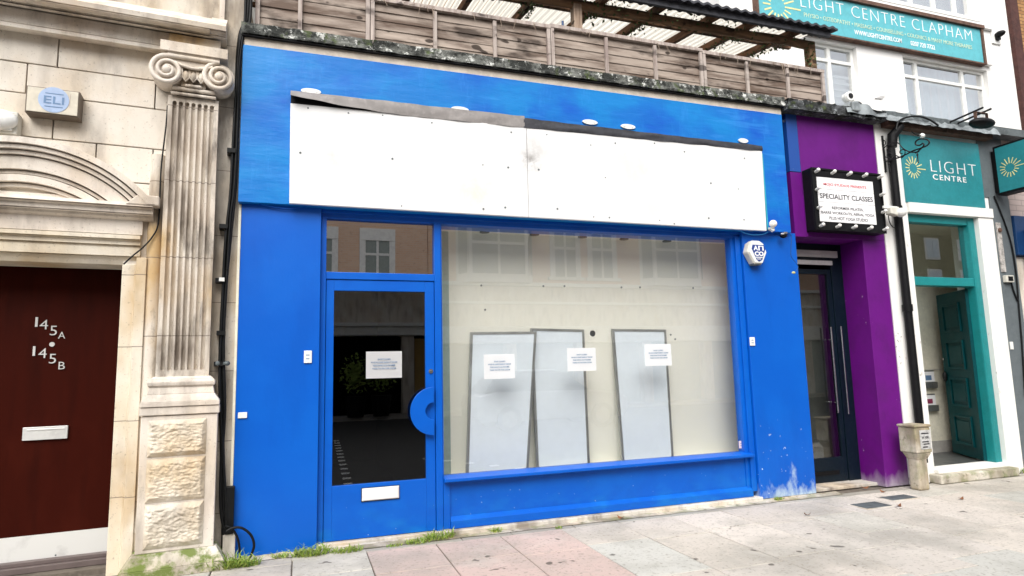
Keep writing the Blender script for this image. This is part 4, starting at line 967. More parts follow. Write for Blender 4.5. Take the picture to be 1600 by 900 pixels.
# lump of lead on the coping
T = Thing('lead_flashing', 'crumpled grey lead flashing heaped on the purple shop coping', 'flashing')
L0, LZ = A(1345, 168, -.1); lm_ = MB()
lm_.grid(lambda u, v: (L0-.30+.62*u, -.17+.5*v-.02*math.sin(u*9), LZ-.06+.16*math.exp(-((u-.38)/.25)**2)*(1-abs(v-.4))+.03*noise.noise(Vector((u*6, v*6, 2)))+.02*v), 24, 16, smooth=False)
lm_.grid(lambda u, v: (L0-.30+.62*u, -.175-.012*math.sin(u*14)+.015*v, LZ-.12+(.06+.16*math.exp(-((u-.38)/.25)**2)*.6+.03*noise.noise(Vector((u*6, 0, 2))))*v), 24, 6, smooth=False)
T.add('sheet', lm_, m_lead); T.add('fold', MB().box(L0-.24, L0-.12, -.2, -.16, LZ-.10, LZ+.01), m_lead, bevel=.01); T.done()
# marquee sign
T = Thing('marquee_sign', 'black light bulb framed sign box reading SPECIALITY CLASSES on the purple front', 'sign')
q = [A(1269, 261.5, -.14), A(1379, 273, -.14), A(1380.5, 363, -.14), A(1272, 360.5, -.14)]
s0_, s1_ = (q[0][0]+q[3][0])/2, (q[1][0]+q[2][0])/2; z1m = (q[0][1]+q[1][1])/2; z0m = (q[2][1]+q[3][1])/2
T.add('casing', MB().box(s0_, s1_, -.14, -.002, z0m, z1m), m_black, bevel=.01)
T.add('frame_rail', MB().box(s0_, s1_, -.152, -.1402, z0m, z0m+.02).box(s0_, s1_, -.152, -.1402, z1m-.02, z1m).box(s0_, s0_+.015, -.152, -.1402, z0m+.02, z1m-.02).box(s1_-.015, s1_, -.152, -.1402, z0m+.02, z1m-.02), m_black)
wp = [A(1276.5, 276.5, -.146), A(1365, 284, -.146), A(1368, 351, -.146), A(1281, 345.5, -.146)]
w0, w1 = (wp[0][0]+wp[3][0])/2, (wp[1][0]+wp[2][0])/2; v1 = (wp[0][1]+wp[1][1])/2; v0 = (wp[2][1]+wp[3][1])/2
fc = T.add('face', MB().box(w0, w1, -.147, -.141, v0, v1), simple('white_acrylic', (.84, .83, .84), .3, var=.03, bump=0)); H_ = v1-v0; W_ = w1-w0
def ml(t, x0, x1, zb, h, mat, bold=0): T.add('lettering', text_mb(t, w0+W_*x0, w0+W_*x1, v0+H_*zb, H_*h, -.1475, bold, .0012), mat, under=fc)
ml('MOJO STUDIOS PRESENTS', .11, .87, .80, .075, m_rlet, .01); ml('SPECIALITY CLASSES', .03, .97, .52, .115, m_klet, .012)
ml('REFORMER PILATES,', .22, .78, .28, .07, m_klet, .008); ml('BARRE WORKOUTS, AERIAL YOGA', .03, .97, .165, .07, m_klet, .008); ml('PLUS HOT YOGA STUDIO', .16, .84, .05, .07, m_klet, .008)
T.add('rule', MB().box(w0, w1, -.1482, -.1471, v0+H_*.73, v0+H_*.735).box(w0, w1, -.1482, -.1471, v0+H_*.44, v0+H_*.445), m_alu, under=fc)
bl = []
for k in range(5):
    bl.append((s0_+.065+(s1_-s0_-.10)*k/4, z1m-.045)); bl.append((s0_+.065+(s1_-s0_-.10)*k/4, z0m+.045))
for k in (1, 2): zz_ = z1m-.045-(z1m-z0m-.09)*k/3; bl += [(s0_+.055, zz_), (s1_-.03, zz_)]
for (x, zz_) in bl:
    b_ = T.add('bulb', MB().ball((x-.012, -.20, zz_+.004), .021, .021, .021, 14, 8), m_bulb)
    T.add('lamp_holder', MB().tube([(x, -.14, zz_-.004), (x-.006, -.18, zz_)], .017, 10), m_wplas, under=b_)
T.done()

# ------------------------------------------------------------------ light centre unit
T = Thing('teal_shopfront', 'white and teal shopfront with an open panelled teal door and a white pier', 'shop')
wp0 = ps1+.003; wp1 = A(1415, 400, 0)[0]; tp0 = A(1424, 400, 0)[0]
ztop = A(1460, 205, 0)[1]
T.add('pier', MB().box(wp0, tp0, -.012, .35, .0, ztop), m_wpier, bevel=.006)
sg = [A(1397, 210, -.02), A(1526, 224, -.02), A(1540, 324, -.02), A(1407, 317, -.02)]
ss0, ss1 = tp0-.02, (sg[1][0]+sg[2][0])/2; sz1_ = (sg[0][1]+sg[1][1])/2; sz0_ = (sg[2][1]+sg[3][1])/2
lz0 = A(1470, 335, -.03)[1]
rw0, rw1 = A(1544, 500, 0)[0], A(1567, 500, 0)[0]
T.add('backing', MB().box(tp0, rw1, 0, .3, lz0, ztop), m_wrend)
T.add('lintel', MB().box(tp0, rw1-.0, -.045, -.001, lz0, sz0_-.004), m_wpier, bevel=.004)
T.add('pier', MB().box(rw0, rw1+.004, -.03, .35, .0, lz0-.002), m_wpier, bevel=.005)
fb = A(1480, 351, .06)[1]; tb0, tb1 = A(1480, 447, .05)[1], A(1480, 434, .05)[1]; step_z = .13
gr_ = A(1510, 380, .07)[0]
T.add('door_frame', MB().box(gr_+.0, rw0-.002, .03, .16, step_z, lz0-.001).box(tp0+.002, gr_, .032, .158, fb, lz0-.001).box(tp0+.002, gr_, .028, .162, tb0, tb1).box(gr_-.0, gr_+.05, .02, .03, step_z, lz0-.05), m_tealf, bevel=.005)
T.add('transom_glass', MB().box(tp0+.002, gr_+.01, .09, .096, tb1-.01, fb+.01), g_win)
HX, HY = gr_-.0, .12
Wd = .80; rt_ = A(1466, 457, 0)[0]/DF
fa = min((math.radians(q) for q in range(40, 150)), key=lambda q: abs((HX-Wd*math.cos(q))/(DF+HY+Wd*math.sin(q))-rt_)); print('fa', math.degrees(fa)); Hd = tb0-.02-step_z; print('door leaf w', Wd, Hd)
def leafp(u, t, z_): return (HX-Wd*u*math.cos(fa)-t*math.sin(fa), HY+Wd*u*math.sin(fa)-t*math.cos(fa), z_)
# camera sees the outer face: offset t toward the camera side
dm = MB()
def lbox(mbx, u0, u1, t0, t1, z0, z1):
    mbx.hexa([leafp(u1, t1, z0), leafp(u0, t1, z0), leafp(u0, t0, z0), leafp(u1, t0, z0), leafp(u1, t1, z1), leafp(u0, t1, z1), leafp(u0, t0, z1), leafp(u1, t0, z1)])
lbox(dm, 0, 1, 0, .04, step_z+.02, tb0-.02)
dd_ = T.add('door', dm, m_teald, bevel=.003)
for k in range(4):
    z0 = step_z+.16+k*(Hd-.2)/4; z1 = z0+(Hd-.2)/4-.11; pm = MB()
    u0, u1 = .22, .80
    for (a, b, c, d) in ((u0, u1, z0, z0+.03), (u0, u1, z1-.03, z1), (u0, u0+.04, z0+.03, z1-.03), (u1-.04, u1, z0+.03, z1-.03)): lbox(pm, a, b, .04, .062, c, d)
    lbox(pm, u0+.08, u1-.08, .04, .052, z0+.07, z1-.07)
    T.add('door_panel', pm, m_tealf if k > 9 else m_teald, under=dd_, bevel=.003)
lk = leafp(.93, .06, 1.18); T.add('door_handle', MB().ball(lk, .03, .03, .07), m_iron, under=dd_); lk = leafp(.93, .055, 1.42); T.add('keyhole', MB().ball(lk, .014), m_steel, under=dd_)
# vestibule
VB = 1.0; vr = rw1+.9
T.add('vestibule_wall', MB().box(tp0-.3, vr, VB, VB+.05, .0, lz0).box(vr, vr+.05, .35, VB, 0, lz0).box(tp0-.35, tp0-.3, .35, VB, 0, lz0).box(tp0-.3, vr, .36, VB, lz0+.001, lz0+.03), m_cream)
T.add('skirting', MB().box(tp0-.3, vr, VB-.02, VB-.001, step_z, step_z+.16), simple('grey_skirting', (.42, .40, .37), .6), bevel=.003)
T.add('vestibule_floor', MB().box(tp0-.3, vr, .161, VB, .0, step_z), m_floor)
T.add('dado_rail', MB().box(tp0-.3, vr, VB-.012, VB-.001, A(1455, 577, VB)[1]-.01, A(1455, 577, VB)[1]), m_oplas)
T.add('threshold', MB().box(tp0, rw0, -.06, .16, step_z-.03, step_z+.012), m_wpier, bevel=.004)
T.add('step', MB().box(A(1462, 735, -.1)[0], A(1585, 735, -.1)[0], -.16, .03, 0, step_z-.03).box(tp0, rw0, .03, .158, 0, step_z-.031), m_conc, bevel=.012)
T.add('lead_roof', MB().box(wp0, rw1+1.6, -.16, 2.4, ztop, ztop+.10), m_leadd)
lr = MB()
def edge_fn(u, v): return (wp0+(rw1+.1-wp0)*u, -.19+.03*noise.noise(Vector((u*16, v*2, 5)))+v*.06, ztop-.03+.15*v+.015*noise.noise(Vector((u*20, v, 2))))
lr.grid(edge_fn, 70, 4, smooth=False); T.add('lead_edge', lr, m_lead)
T.add('rotten_batten', MB().box(wp0+.1, rw1+.05, -.12, -.015, ztop-.06, ztop-.002), m_rustm)
T.done()
# teal sign
def burst(cx, cz_, R, d, lens, frm_mb, ym, wd=.038):
    m1 = MB()
    for k, L in enumerate(lens):
        a = 2*PI*k/len(lens); c, s_ = math.cos(a), math.sin(a); r0_, r1_ = R*.42, R*L; w_ = R*wd
        m1.prism([(cx+r0_*c+w_*s_, cz_+r0_*s_-w_*c), (cx+r1_*c+w_*s_, cz_+r1_*s_-w_*c), (cx+r1_*c-w_*s_, cz_+r1_*s_+w_*c), (cx+r0_*c-w_*s_, cz_+r0_*s_+w_*c)], d-.0025, d-.0002)
    return m1
LN = [1.35, 1.05, .95, .95, 1.0, 1.0, .95, .9, .85, .85, .85, .85, .85, .85, .8, .8]
T = Thing('teal_sign', 'teal fascia sign LIGHT CENTRE with a yellow sunburst above the transom', 'sign')
T.add('board', MB().box(ss0, ss1, -.03, -.001, sz0_, sz1_), m_teal, bevel=.003)
bcx, bcz = A(1427, 263, -.031); T.add('sunburst', burst(bcx, bcz, .155, -.0305, LN, None, None), m_yel)
def tx(t, x0, x1, yb, yt, d, mat, bold, xm_=None):
    a = A(x0, yb, d); 
    xmid = (x0+x1)/2
    return a
q0 = A(1455, 268, -.031); q1 = A(1526, 274, -.031); zt_ = A(1455, 250, -.031)[1]
T.add('lettering', text_mb('LIGHT', q0[0], q1[0], (q0[1]+q1[1])/2-.005, zt_-q0[1], -.0305, -.022, .003, 1.15), m_wlet)
q0 = A(1458, 281, -.031); q1 = A(1510, 285, -.031); zt_ = A(1458, 272.5, -.031)[1]
T.add('lettering', text_mb('CENTRE', q0[0], q1[0], (q0[1]+q1[1])/2, zt_-q0[1], -.0305, .01, .003, 1.25), m_wlet)
T.done()
gm = MB(); rr = random.Random(9)
for (x, yy) in ((1400, 524), (1404, 522), (1409, 526), (1402, 531), (1407, 533), (1401, 541), (1404, 548), (1405, 556), (1408, 566)):
    p = A(x, yy, -.0135); q = (p[0]+rr.uniform(-.02, .025), p[1]+rr.uniform(-.03, .02)); gm.tube([(p[0], -.0135, p[1]), (q[0], -.0135, q[1])], .0028, 4)
solo('scribble', gm, m_klet, 'small black pen scribbles on the white pier beside the purple pillar', 'graffiti')['kind'] = 'stuff'
# black pipe with camera, bracket
T = Thing('drain_pipe', 'black rainwater pipe running down the white pier from the lead roof', 'pipe')
def mainpts(pts, d): return [(A(x, yy, d)[0], d, A(x, yy, d)[1]) for x, yy in pts]
pzb = A(1445, 668, -.07)[1]; pxs = A(1411, 420, -.07)[0]; 
T.add('pipe', MB().tube([(pxs, -.075, A(1390, 232, -.07)[1]), (pxs, -.075, .25)], .046, 14), m_black)
T.add('pipe_shoe', MB().tube([(pxs+.02, -.075, A(1390, 230, -.07)[1]), (pxs+.03, -.09, A(1400, 214, -.07)[1]), (pxs+.14, -.13, A(1410, 200, -.07)[1])], [.055, .06, .045], 10), m_black)
for zc_ in (3.2, 2.0): T.add('collar', MB().tube([(pxs, -.075, zc_), (pxs, -.075, zc_+.08)], .056, 14), m_black)
T.add('cable', MB().tube(smooth(mainpts([(1400, 203), (1404, 190), (1418, 183), (1436, 182), (1452, 187), (1466, 196)], -.2)), .012, 6), m_rub)
T.add('cable', MB().tube(smooth(mainpts([(1424, 205), (1430, 210), (1437, 212), (1441, 213)], -.2)), .008, 6), m_rub)
T.done()
s, zq = A(1441, 212, -.2); solo('bulb_socket', MB().ball((s, -.2, zq), .035, .03, .03), m_wplas, 'white bulb hanging under the lead edge above the teal fascia sign', 'lamp')
T = Thing('outdoor_light', 'white plastic security light unit fixed across the black pipe', 'light')
s, zq = A(1400, 331, -.18)
T.add('housing', MB().hexa([(s-.10, -.2, zq-.03), (s+.03, -.2, zq-.05), (s+.03, -.12, zq-.05), (s-.10, -.12, zq-.03), (s-.10, -.2, zq+.05), (s+.04, -.2, zq+.06), (s+.04, -.12, zq+.06), (s-.10, -.12, zq+.05)]), m_oplas, bevel=.01)
T.add('head', MB().ball((s+.055, -.2, zq-.01), .06, .06, .055), m_wplas); T.add('arm', MB().box(s-.16, s+.06, -.16, -.12, zq+.04, zq+.075), m_wplas, bevel=.006)
T.add('cable', MB().tube(smooth([(s-.08, -.14, zq-.04), (s-.07, -.14, zq-.12), (s-.02, -.13, zq-.17), (s+.03, -.12, zq-.18)]), .006, 6), m_rub); T.done()
bs_ = A(1378, 250, 0)[0]
BR = Frame(bs_+.02, DF-.012, -PI/2)
T = Thing('iron_bracket', 'black wrought iron scroll bracket projecting from the white pier', 'bracket', BR)
C2 = lambda px, py: BR.at(px, py, 0)
def bp_(pts): return [(C2(x, yy)[0], 0, C2(x, yy)[1]) for x, yy in pts]
zt_, zb_ = C2(1374, 214)[1], C2(1379, 271)[1]
T.add('wall_bar', MB().box(0, .014, -.012, .012, zb_, zt_), m_iron)
def arm_(pts, r): T.add('scroll', MB().tube(smooth(bp_(pts), 5), r, 6), m_iron)
arm_([(1378, 254), (1395, 249), (1410, 244), (1426, 236), (1440, 231), (1449, 227), (1452, 222), (1448, 218), (1438, 217), (1431, 221), (1431, 226), (1437, 227), (1442, 224), (1443, 228), (1436, 235), (1430, 239)], .009)
arm_([(1378, 243), (1381, 232), (1388, 226), (1396, 223), (1404, 224), (1410, 231), (1418, 236), (1426, 238), (1436, 237)], .007)
arm_([(1380, 229), (1376, 224), (1379, 219), (1383, 221), (1383, 226), (1380, 227)], .006)
arm_([(1378, 243), (1386, 246), (1394, 248), (1399, 243), (1404, 245), (1410, 246), (1414, 240), (1413, 234), (1407, 235), (1406, 239), (1410, 240)], .006)
arm_([(1390, 248), (1386, 243), (1389, 239), (1393, 240), (1392, 244)], .006)
hp = C2(1433, 238); T.add('chain', MB().tube([(hp[0], 0, hp[1]), (hp[0], 0, hp[1]-.13)], .006, 6).ball((hp[0], 0, hp[1]-.03), .012), m_iron)
hp = C2(1389, 253); T.add('chain', MB().tube([(hp[0], 0, hp[1]), (hp[0]+.005, 0, hp[1]-.12)], .006, 6).ball((hp[0], 0, hp[1]-.03), .014), m_iron)
T.done()
# floodlight on arms
FL = Frame(A(1466, 200, 0)[0], DF, -PI/2); T = Thing('flood_light', 'black floodlight on two long arms reaching out from the lead roof edge', 'floodlight', FL)
f0 = FL.at(1469, 198); f1 = FL.at(1536, 168)
for off in (0, .14): T.add('arm', MB().tube([(f0[0]-.05, off, f0[1]-.0), (f1[0], off, f1[1])], .013, 8), m_iron)
for off in (0, .14): T.add('leg', MB().bar((f0[0]-.04, off, f0[1]), (f0[0]-.1, off, f0[1]-.14), .03), m_iron)
lp_c = (f1[0]-.08, .07, f1[1]-.16)
T.add('yoke', MB().bar((lp_c[0], -.03, f1[1]-.03), (lp_c[0]+.0, -.03, lp_c[2]), .035, (0, 1, 0), .01).bar((lp_c[0], .17, f1[1]-.03), (lp_c[0], .17, lp_c[2]), .03, (0, 1, 0), .01).bar((lp_c[0], -.03, f1[1]-.03), (lp_c[0], .17, f1[1]-.03), .03, (0, 0, 1), .01), m_rustm)
T.add('lamp_body', MB().ball((lp_c[0], lp_c[1], lp_c[2]-.0), .10, .19, .06), m_black); T.done()
# meter post
T = Thing('meter_post', 'squat concrete post with a box head and a worn white label beside the step', 'marker post')
mx = A(1445, 757, -.16)[0]; MD = -.26
mh0 = A(1447, 705, MD-.1)[1]; mh1 = A(1443, 668, MD-.1)[1]; s = A(1444, 730, MD-.05)[0]; print('meter', s, mh0, mh1)
T.add('stem', MB().hexa([(s-.085, MD-.05, 0), (s+.06, MD-.05, 0), (s+.06, MD+.08, 0), (s-.085, MD+.08, 0), (s-.085, MD-.05, mh0), (s+.06, MD-.05, mh0), (s+.06, MD+.08, mh0), (s-.085, MD+.08, mh0)]), m_post_c, bevel=.02)
T.add('head', MB().box(s-.13, s+.10, MD-.09, MD+.12, mh0-.02, mh1).hexa([(s-.085, MD-.05, mh0-.1), (s+.06, MD-.05, mh0-.1), (s+.06, MD+.08, mh0-.1), (s-.085, MD+.08, mh0-.1), (s-.12, MD-.085, mh0-.021), (s+.095, MD-.085, mh0-.021), (s+.095, MD+.11, mh0-.021), (s-.12, MD+.11, mh0-.021)]), m_post_c, bevel=.012)
T.add('cap', MB().box(s-.14, s+.108, MD-.10, MD+.13, mh1+.001, mh1+.03), m_post_c, bevel=.012)
T.add('label_plate', MB().box(s-.07, s+.085, MD-.094, MD-.0905, mh0+.02, mh1-.03), simple('worn_label', (.55, .55, .54), .5, var=.4, scale=30), bevel=.001)
lb_ = MB(); hh = mh1-mh0-.05
T.add('print', MB().disc(s+.005, mh0+.02+hh*.62, .045, -.0, .001, .028).add([], []), m_wplas) if False else None
T.add('print', MB().box(s-.05, s+.06, MD-.096, MD-.0942, mh0+.02+hh*.80, mh0+.02+hh*.86).box(s-.045, s+.05, MD-.096, MD-.0942, mh0+.02+hh*.36, mh0+.02+hh*.42).box(s-.03, s+.06, MD-.096, MD-.0942, mh0+.02+hh*.24, mh0+.02+hh*.30).box(s-.04, s+.03, MD-.096, MD-.0942, mh0+.02+hh*.08, mh0+.02+hh*.15), m_klet)
T.add('lettering', text_mb('H 100', s-.04, s+.055, mh0+.02+hh*.55, hh*.14, MD-.0945, .01), m_klet)
T.done()
solo('timber_offcut', MB().bar((s+.12, -.12, .02), (s+.07, -.06, .5), .05, (0, 1, 0), .02), m_black, 'thin black strip leaning against the pier behind the marker post', 'strip')
# leaflet holders inside the doorway
def holder(x0, y0, x1, y1, lab, cover):
    a0, a1, b0, b1 = MAIN.rect(x0, y0, x1, y1, VB-.05); T = Thing('leaflet_rack', lab, 'leaflet rack', group='leaflet racks on the vestibule wall')
    T.add('pocket', MB().box(a0, a1, VB-.06, VB-.001, b0, b0+(b1-b0)*.35).box(a0, a1, VB-.02, VB-.001, b0+(b1-b0)*.35, b1), m_alu, bevel=.004)
    T.add('leaflets', MB().box(a0+.03, a1-.04, VB-.05, VB-.0205, b0+(b1-b0)*.36, b1-.02), m_paper); T.add('cover_picture', MB().box(a0+.06, a1-.1, VB-.053, VB-.0502, b0+(b1-b0)*.45, b0+(b1-b0)*.72), cover); T.done()
holder(1440, 579, 1465, 606, 'upper grey wall rack of white leaflets inside the open doorway', m_nlet)
holder(1443, 616, 1467, 642, 'lower grey wall rack of leaflets with a dark red cover inside the open doorway', simple('crimson_print', (.25, .03, .08), .6))

# ------------------------------------------------------------------ grey neighbour on the far right
T = Thing('grey_shopfront', 'grey painted pier and fascia of the shop beyond the white pier', 'shop')
g0 = rw1+.006; gz1 = A(1560, 300, 0)[1]; g1 = g0+.42
T.add('pier', MB().box(g0, g0+.36, -.02, .4, 0, 3.52), m_grey, bevel=.004)
T.add('upper_pier', MB().box(ss1+.004, g0+.36, -.012, -.002, 3.522, ztop-.002), m_grey)
T.add('brick_patch', MB().box(g0+.06, g0+3, 0, .4, 3.30, 3.64).box(g0+.361, g0+3, .001, .4, 3.64, ztop), brickmat('painted_brick', (.46, .37, .34), (.52, .43, .40), (.36, .30, .28), 1.0))
T.add('stone_pier', MB().box(g0+.37, g0+.75, .02, .4, 0, 2.75), m_stone_b, bevel=.004)
T.add('shop_window', MB().box(g0+.75, g0+3, .1, .14, 0, 2.75), m_void)
T.add('blue_fascia', MB().box(g0+.37, g0+3, -.05, .1, 2.76, 3.29), m_navy, bevel=.005); T.done()
solo('blue_awning_box', MB().box(g0+.52, g0+2.6, -.30, -.051, 2.60, 3.10), simple('dark_blue_awning', (.004, .02, .16), .5), 'dark blue awning box on the shop at the right edge', 'awning', bevel=.01)
PJ = Frame(g0+.1, DF-.02, -PI/2)
T = Thing('projecting_sign', 'teal projecting box sign with yellow sunburst in a black case at the right edge', 'sign', PJ)
p0_ = PJ.at(1552, 236); p1_ = PJ.at(1556, 305); pe = p0_[0]+.95; pz1, pz0_ = PJ.at(1575, 226)[1], PJ.at(1575, 298)[1]
print('proj', p0_, p1_, pz0_, pz1)
T.add('case', MB().box(p0_[0]-.01, pe+.04, 0, .16, pz0_-.03, pz1+.03), m_black, bevel=.005)
T.add('wall_mount', MB().box(.0, p0_[0]-.011, .02, .14, pz0_+.02, pz1-.02), m_black)
pf = T.add('face', MB().box(p0_[0]+.02, pe+.01, -.006, -.0005, pz0_, pz1), m_teal)
bb = PJ.at(1578, 262, -.006); T.add('sunburst', burst(bb[0], bb[1], .14, -.0065, LN, None, None), m_yel, under=pf)
T.add('lettering', text_mb('LIGHT', bb[0]+.25, bb[0]+.55, bb[1]+.02, .1, -.0065, -.01, .002, 1.1), m_wlet, under=pf)
T.add('lettering', text_mb('CENTRE', bb[0]+.25, bb[0]+.5, bb[1]-.06, .05, -.0065, .0, .002, 1.1), m_wlet, under=pf)
T.done()
def GX(px, py, d=-.04): return A(px, py, d)
T = Thing('cable_run', 'black cable running down the grey pier under the projecting sign', 'cable')
T.add('cable', MB().tube(smooth(mainpts([(1553, 306), (1563, 330), (1574, 360), (1582, 390), (1588, 430), (1592, 480), (1597, 540), (1602, 620)], -.035)), .010, 6), m_rub)
T.add('cable', MB().tube(smooth(mainpts([(1580, 441), (1584, 455), (1590, 470)], -.035)), .010, 6), m_rub); T.done()
c0, c1_, e0, e1 = MAIN.rect(1571, 430, 1584, 441, -.06)
T = Thing('junction_box', 'small grey junction box with a black opening on the grey pier', 'junction box'); T.add('box', MB().box(c0, c1_, -.07, -.021, e0, e1), m_oplas, bevel=.004); T.add('opening', MB().box(c0+.03, c1_-.02, -.073, -.0705, e0+.015, e1-.015), m_black); T.done()
c0, c1_, e0, e1 = MAIN.rect(1578, 534, 1583, 546, -.03); c1_ = c0+.055
T = Thing('white_plate', 'small white plate on the grey pier below the junction box', 'plate'); T.add('plate', MB().box(c0, c1_, -.032, -.0205, e0, e1), m_wplas, bevel=.003); T.done()
T = Thing('fixing_rail', 'rusted white metal fixing strip on the grey pier', 'fixing strip')
a_ = A(1559, 348, -.03); b_ = A(1569, 425, -.03); sx = (a_[0]+b_[0])/2
T.add('strip', MB().box(sx-.04, sx+.04, -.034, -.0205, b_[1], a_[1]), simple('flaking_strip', (.50, .47, .44), .7, var=.6, scale=20)); T.add('hook', MB().ball((sx, -.045, a_[1]-.1), .03, .02, .03), m_rustm); T.done()

# ------------------------------------------------------------------ white upper building, set back
UB = 2.4
U = lambda px, py, d=UB: MAIN.at(px, py, d)
T = Thing('white_building', 'white rendered upper building with casement windows set back above the shopfronts', 'building')
w0_ = rx1+.12; w1_ = (U(1569.5, 0)[0]+U(1597, 205)[0])/2; wb = 3.9; wt = 11.5
def urect(x0, y0, x1, y1): return MAIN.rect(x0, y0, x1, y1, UB)
wins = []
wa = (U(1262, 100)[0], U(1341, 110)[0], U(1300, 178)[1], U(1295, 66)[1])
wbx = (U(1411.5, 100)[0], U(1543, 120)[0], U(1490, 205)[1], U(1480, 99)[1])
wc = (U(1330, 0)[0], U(1525, 20)[0], U(1525, 30)[1], U(1525, 30)[1]+1.6)
wins = [wa, wbx, wc]
# wall with holes: columns between windows
xsW = sorted({w0_, w1_, wa[0], wa[1], wbx[0], wbx[1], wc[0], wc[1]}); zsW = sorted({wb, wt, wa[2], wa[3], wbx[2], wbx[3], wc[2], wc[3]})
wm = MB()
for xa, xb in zip(xsW[:-1], xsW[1:]):
    for za, zb in zip(zsW[:-1], zsW[1:]):
        cx, cz_ = (xa+xb)/2, (za+zb)/2
        if any(q[0] < cx < q[1] and q[2] < cz_ < q[3] for q in wins): continue
        wm.box(xa, xb, UB, UB+.25, za, zb)
T.add('wall', wm, m_wrend)
T.add('side_wall', MB().box(w0_, w0_+.25, UB+.251, UB+8, wb, wt), m_wrend)
T.add('pane_brightening_sheet', MB().box(w0_+.3, w1_, UB+.27, UB+.30, wb, wt), m_paper)  # white sheet added close behind the panes to brighten them
def win(q, vm, tr, lab=None):
    x0, x1, z0, z1 = q; f = MB().box(x0, x1, UB+.08, UB+.14, z0, z0+.06).box(x0, x1, UB+.08, UB+.14, z1-.06, z1).box(x0, x0+.06, UB+.08, UB+.14, z0+.06, z1-.06).box(x1-.06, x1, UB+.08, UB+.14, z0+.06, z1-.06)
    for v in vm: f.box(v-.035, v+.035, UB+.078, UB+.142, z0+.06, z1-.06)
    if tr: 
        e = [x0+.06]+[k for v in vm for k in (v-.035, v+.035)]+[x1-.06]
        for a, b in zip(e[::2], e[1::2]): f.box(a, b, UB+.08, UB+.14, tr-.03, tr+.03)
    wi = T.add('window', f, m_wplas, bevel=.004)
    T.add('pane', MB().box(x0+.05, x1-.05, UB+.108, UB+.114, z0+.05, z1-.05), g_sky, under=wi)
    T.add('sill', MB().box(x0-.05, x1+.05, UB-.05, UB+.08, z0-.07, z0-.002), m_wrend, under=wi)
    return wi
i1 = win(wa, [U(1303, 110)[0]], U(1305, 92)[1])
bl_ = MB(); zz_ = wa[3]-.5
while zz_ > wa[2]: bl_.box(wa[0], wa[1], UB+.16, UB+.17, zz_-.05, zz_); zz_ -= .12
T.add('blind', bl_, m_paper, under=i1)
i2 = win(wbx, [U(1441, 140)[0], U(1514, 150)[0]], U(1480, 125)[1])
T.add('curtain', MB().grid(lambda u, v: (wbx[0]+.05+(wbx[1]-wbx[0]-.1)*u, UB+.25+.03*math.sin(u*60), wbx[2]+(wbx[3]-wbx[2])*v), 120, 1), m_blind, under=i2)
win(wc, [U(1366, 10)[0], U(1398, 10)[0], U(1431, 12)[0], U(1467, 15)[0], U(1500, 20)[0]], None)
T.add('string_course', MB().box(w0_, U(1548, 60)[0], UB-.06, UB-.001, wc[2]-.20, wc[2]-.10), m_wrend, bevel=.01)
T.add('window_head', MB().box(U(1290, 60)[0], U(1546, 110)[0], UB-.08, UB-.001, U(1420, 82)[1], U(1420, 75)[1]), m_wrend, bevel=.01)
T.add('vent_patch', MB().prism([U(1366, 154), U(1377, 155), U(1382, 149.5), U(1375, 150)], UB-.02, UB-.001), simple('grey_vent', (.5, .49, .48), .6))
T.done()
# big board
T = Thing('sign_board', 'long turquoise board reading LIGHT CENTRE CLAPHAM on the white upper building', 'sign')
SD = UB-.09
y0s = MAIN.at(1185, 20, SD)[0]; y1s = (MAIN.at(1531, 46, SD)[0]+MAIN.at(1537.5, 101, SD)[0])/2; zt_ = MAIN.at(1531, 46, SD)[1]; zb_ = (MAIN.at(1537, 100, SD)[1]+MAIN.at(1299, 53, SD)[1])/2
T.add('board', MB().box(y0s, y1s, SD, UB-.002, zb_, zt_), m_tealb, bevel=.004)
T.add('frame', MB().box(y0s-.03, y1s+.07, SD-.05, UB-.002, zt_+.002, zt_+.07).box(y1s+.002, y1s+.05, SD-.03, UB-.002, zb_-.03, zt_).box(y0s-.03, y0s-.002, SD-.03, UB-.002, zb_-.03, zt_).box(y0s, y1s, SD-.02, UB-.002, zb_-.03, zb_-.002), m_rustm)
def ub(t, x0, y0, x1, y1, hpx, mat, bold, sp=1.0):
    a = MAIN.at(x0, y0, SD); b = MAIN.at(x1, y1, SD); h = MAIN.at(x0, y0-hpx, SD)[1]-a[1]
    T.add('lettering', text_mb(t, a[0], b[0], (a[1]+b[1])/2, h, SD-.001, bold, .004, sp), mat)
ub('LIGHT CENTRE CLAPHAM', 1251, 8, 1519.5, 66.5, 18, m_wlet, -.022, 1.15)
ub('PHYSIO \u2022 OSTEOPATHY \u2022 MASSAGE \u2022 COUNSELLING \u2022 COLONICS & MANY MORE THERAPIES', 1256, 24, 1519, 79, 6.5, m_ylet, .0)
ub('WWW.LIGHTCENTRE.COM', 1335, 53, 1409, 68, 7, m_wlet, .015); ub('0207 720 7722', 1423, 71, 1461, 78, 7, m_wlet, .015)
bq = MAIN.at(1215, 9, SD); T.add('sunburst', burst(bq[0], bq[1], .36, SD-.001, LN, None, None), m_yel); T.done()
T = Thing('wall_camera', 'black camera on a square white plate high on the white wall', 'camera'); a_ = U(1554, 57)
T.add('plate', MB().box(a_[0]-.12, a_[0]+.12, UB-.03, UB-.001, a_[1]-.17, a_[1]+.17), m_wplas, bevel=.005); T.add('camera_body', MB().ball((a_[0], UB-.1, a_[1]), .07, .1, .06).box(a_[0]-.04, a_[0]+.05, UB-.08, UB-.03, a_[1]-.1, a_[1]+.02), m_black); T.done()
T = Thing('flue_vent', 'round white vent with a dark ring set in the pane of the left casement window', 'vent'); a_ = MAIN.at(1328.5, 150, UB+.06)
T.add('ring', MB().tube([(a_[0], UB+.05, a_[1]), (a_[0], UB+.105, a_[1])], .085, 20), m_wplas); T.add('inner_ring', MB().disc(a_[0], a_[1], .05, UB+.042, UB+.0495), m_iron)
T.done()
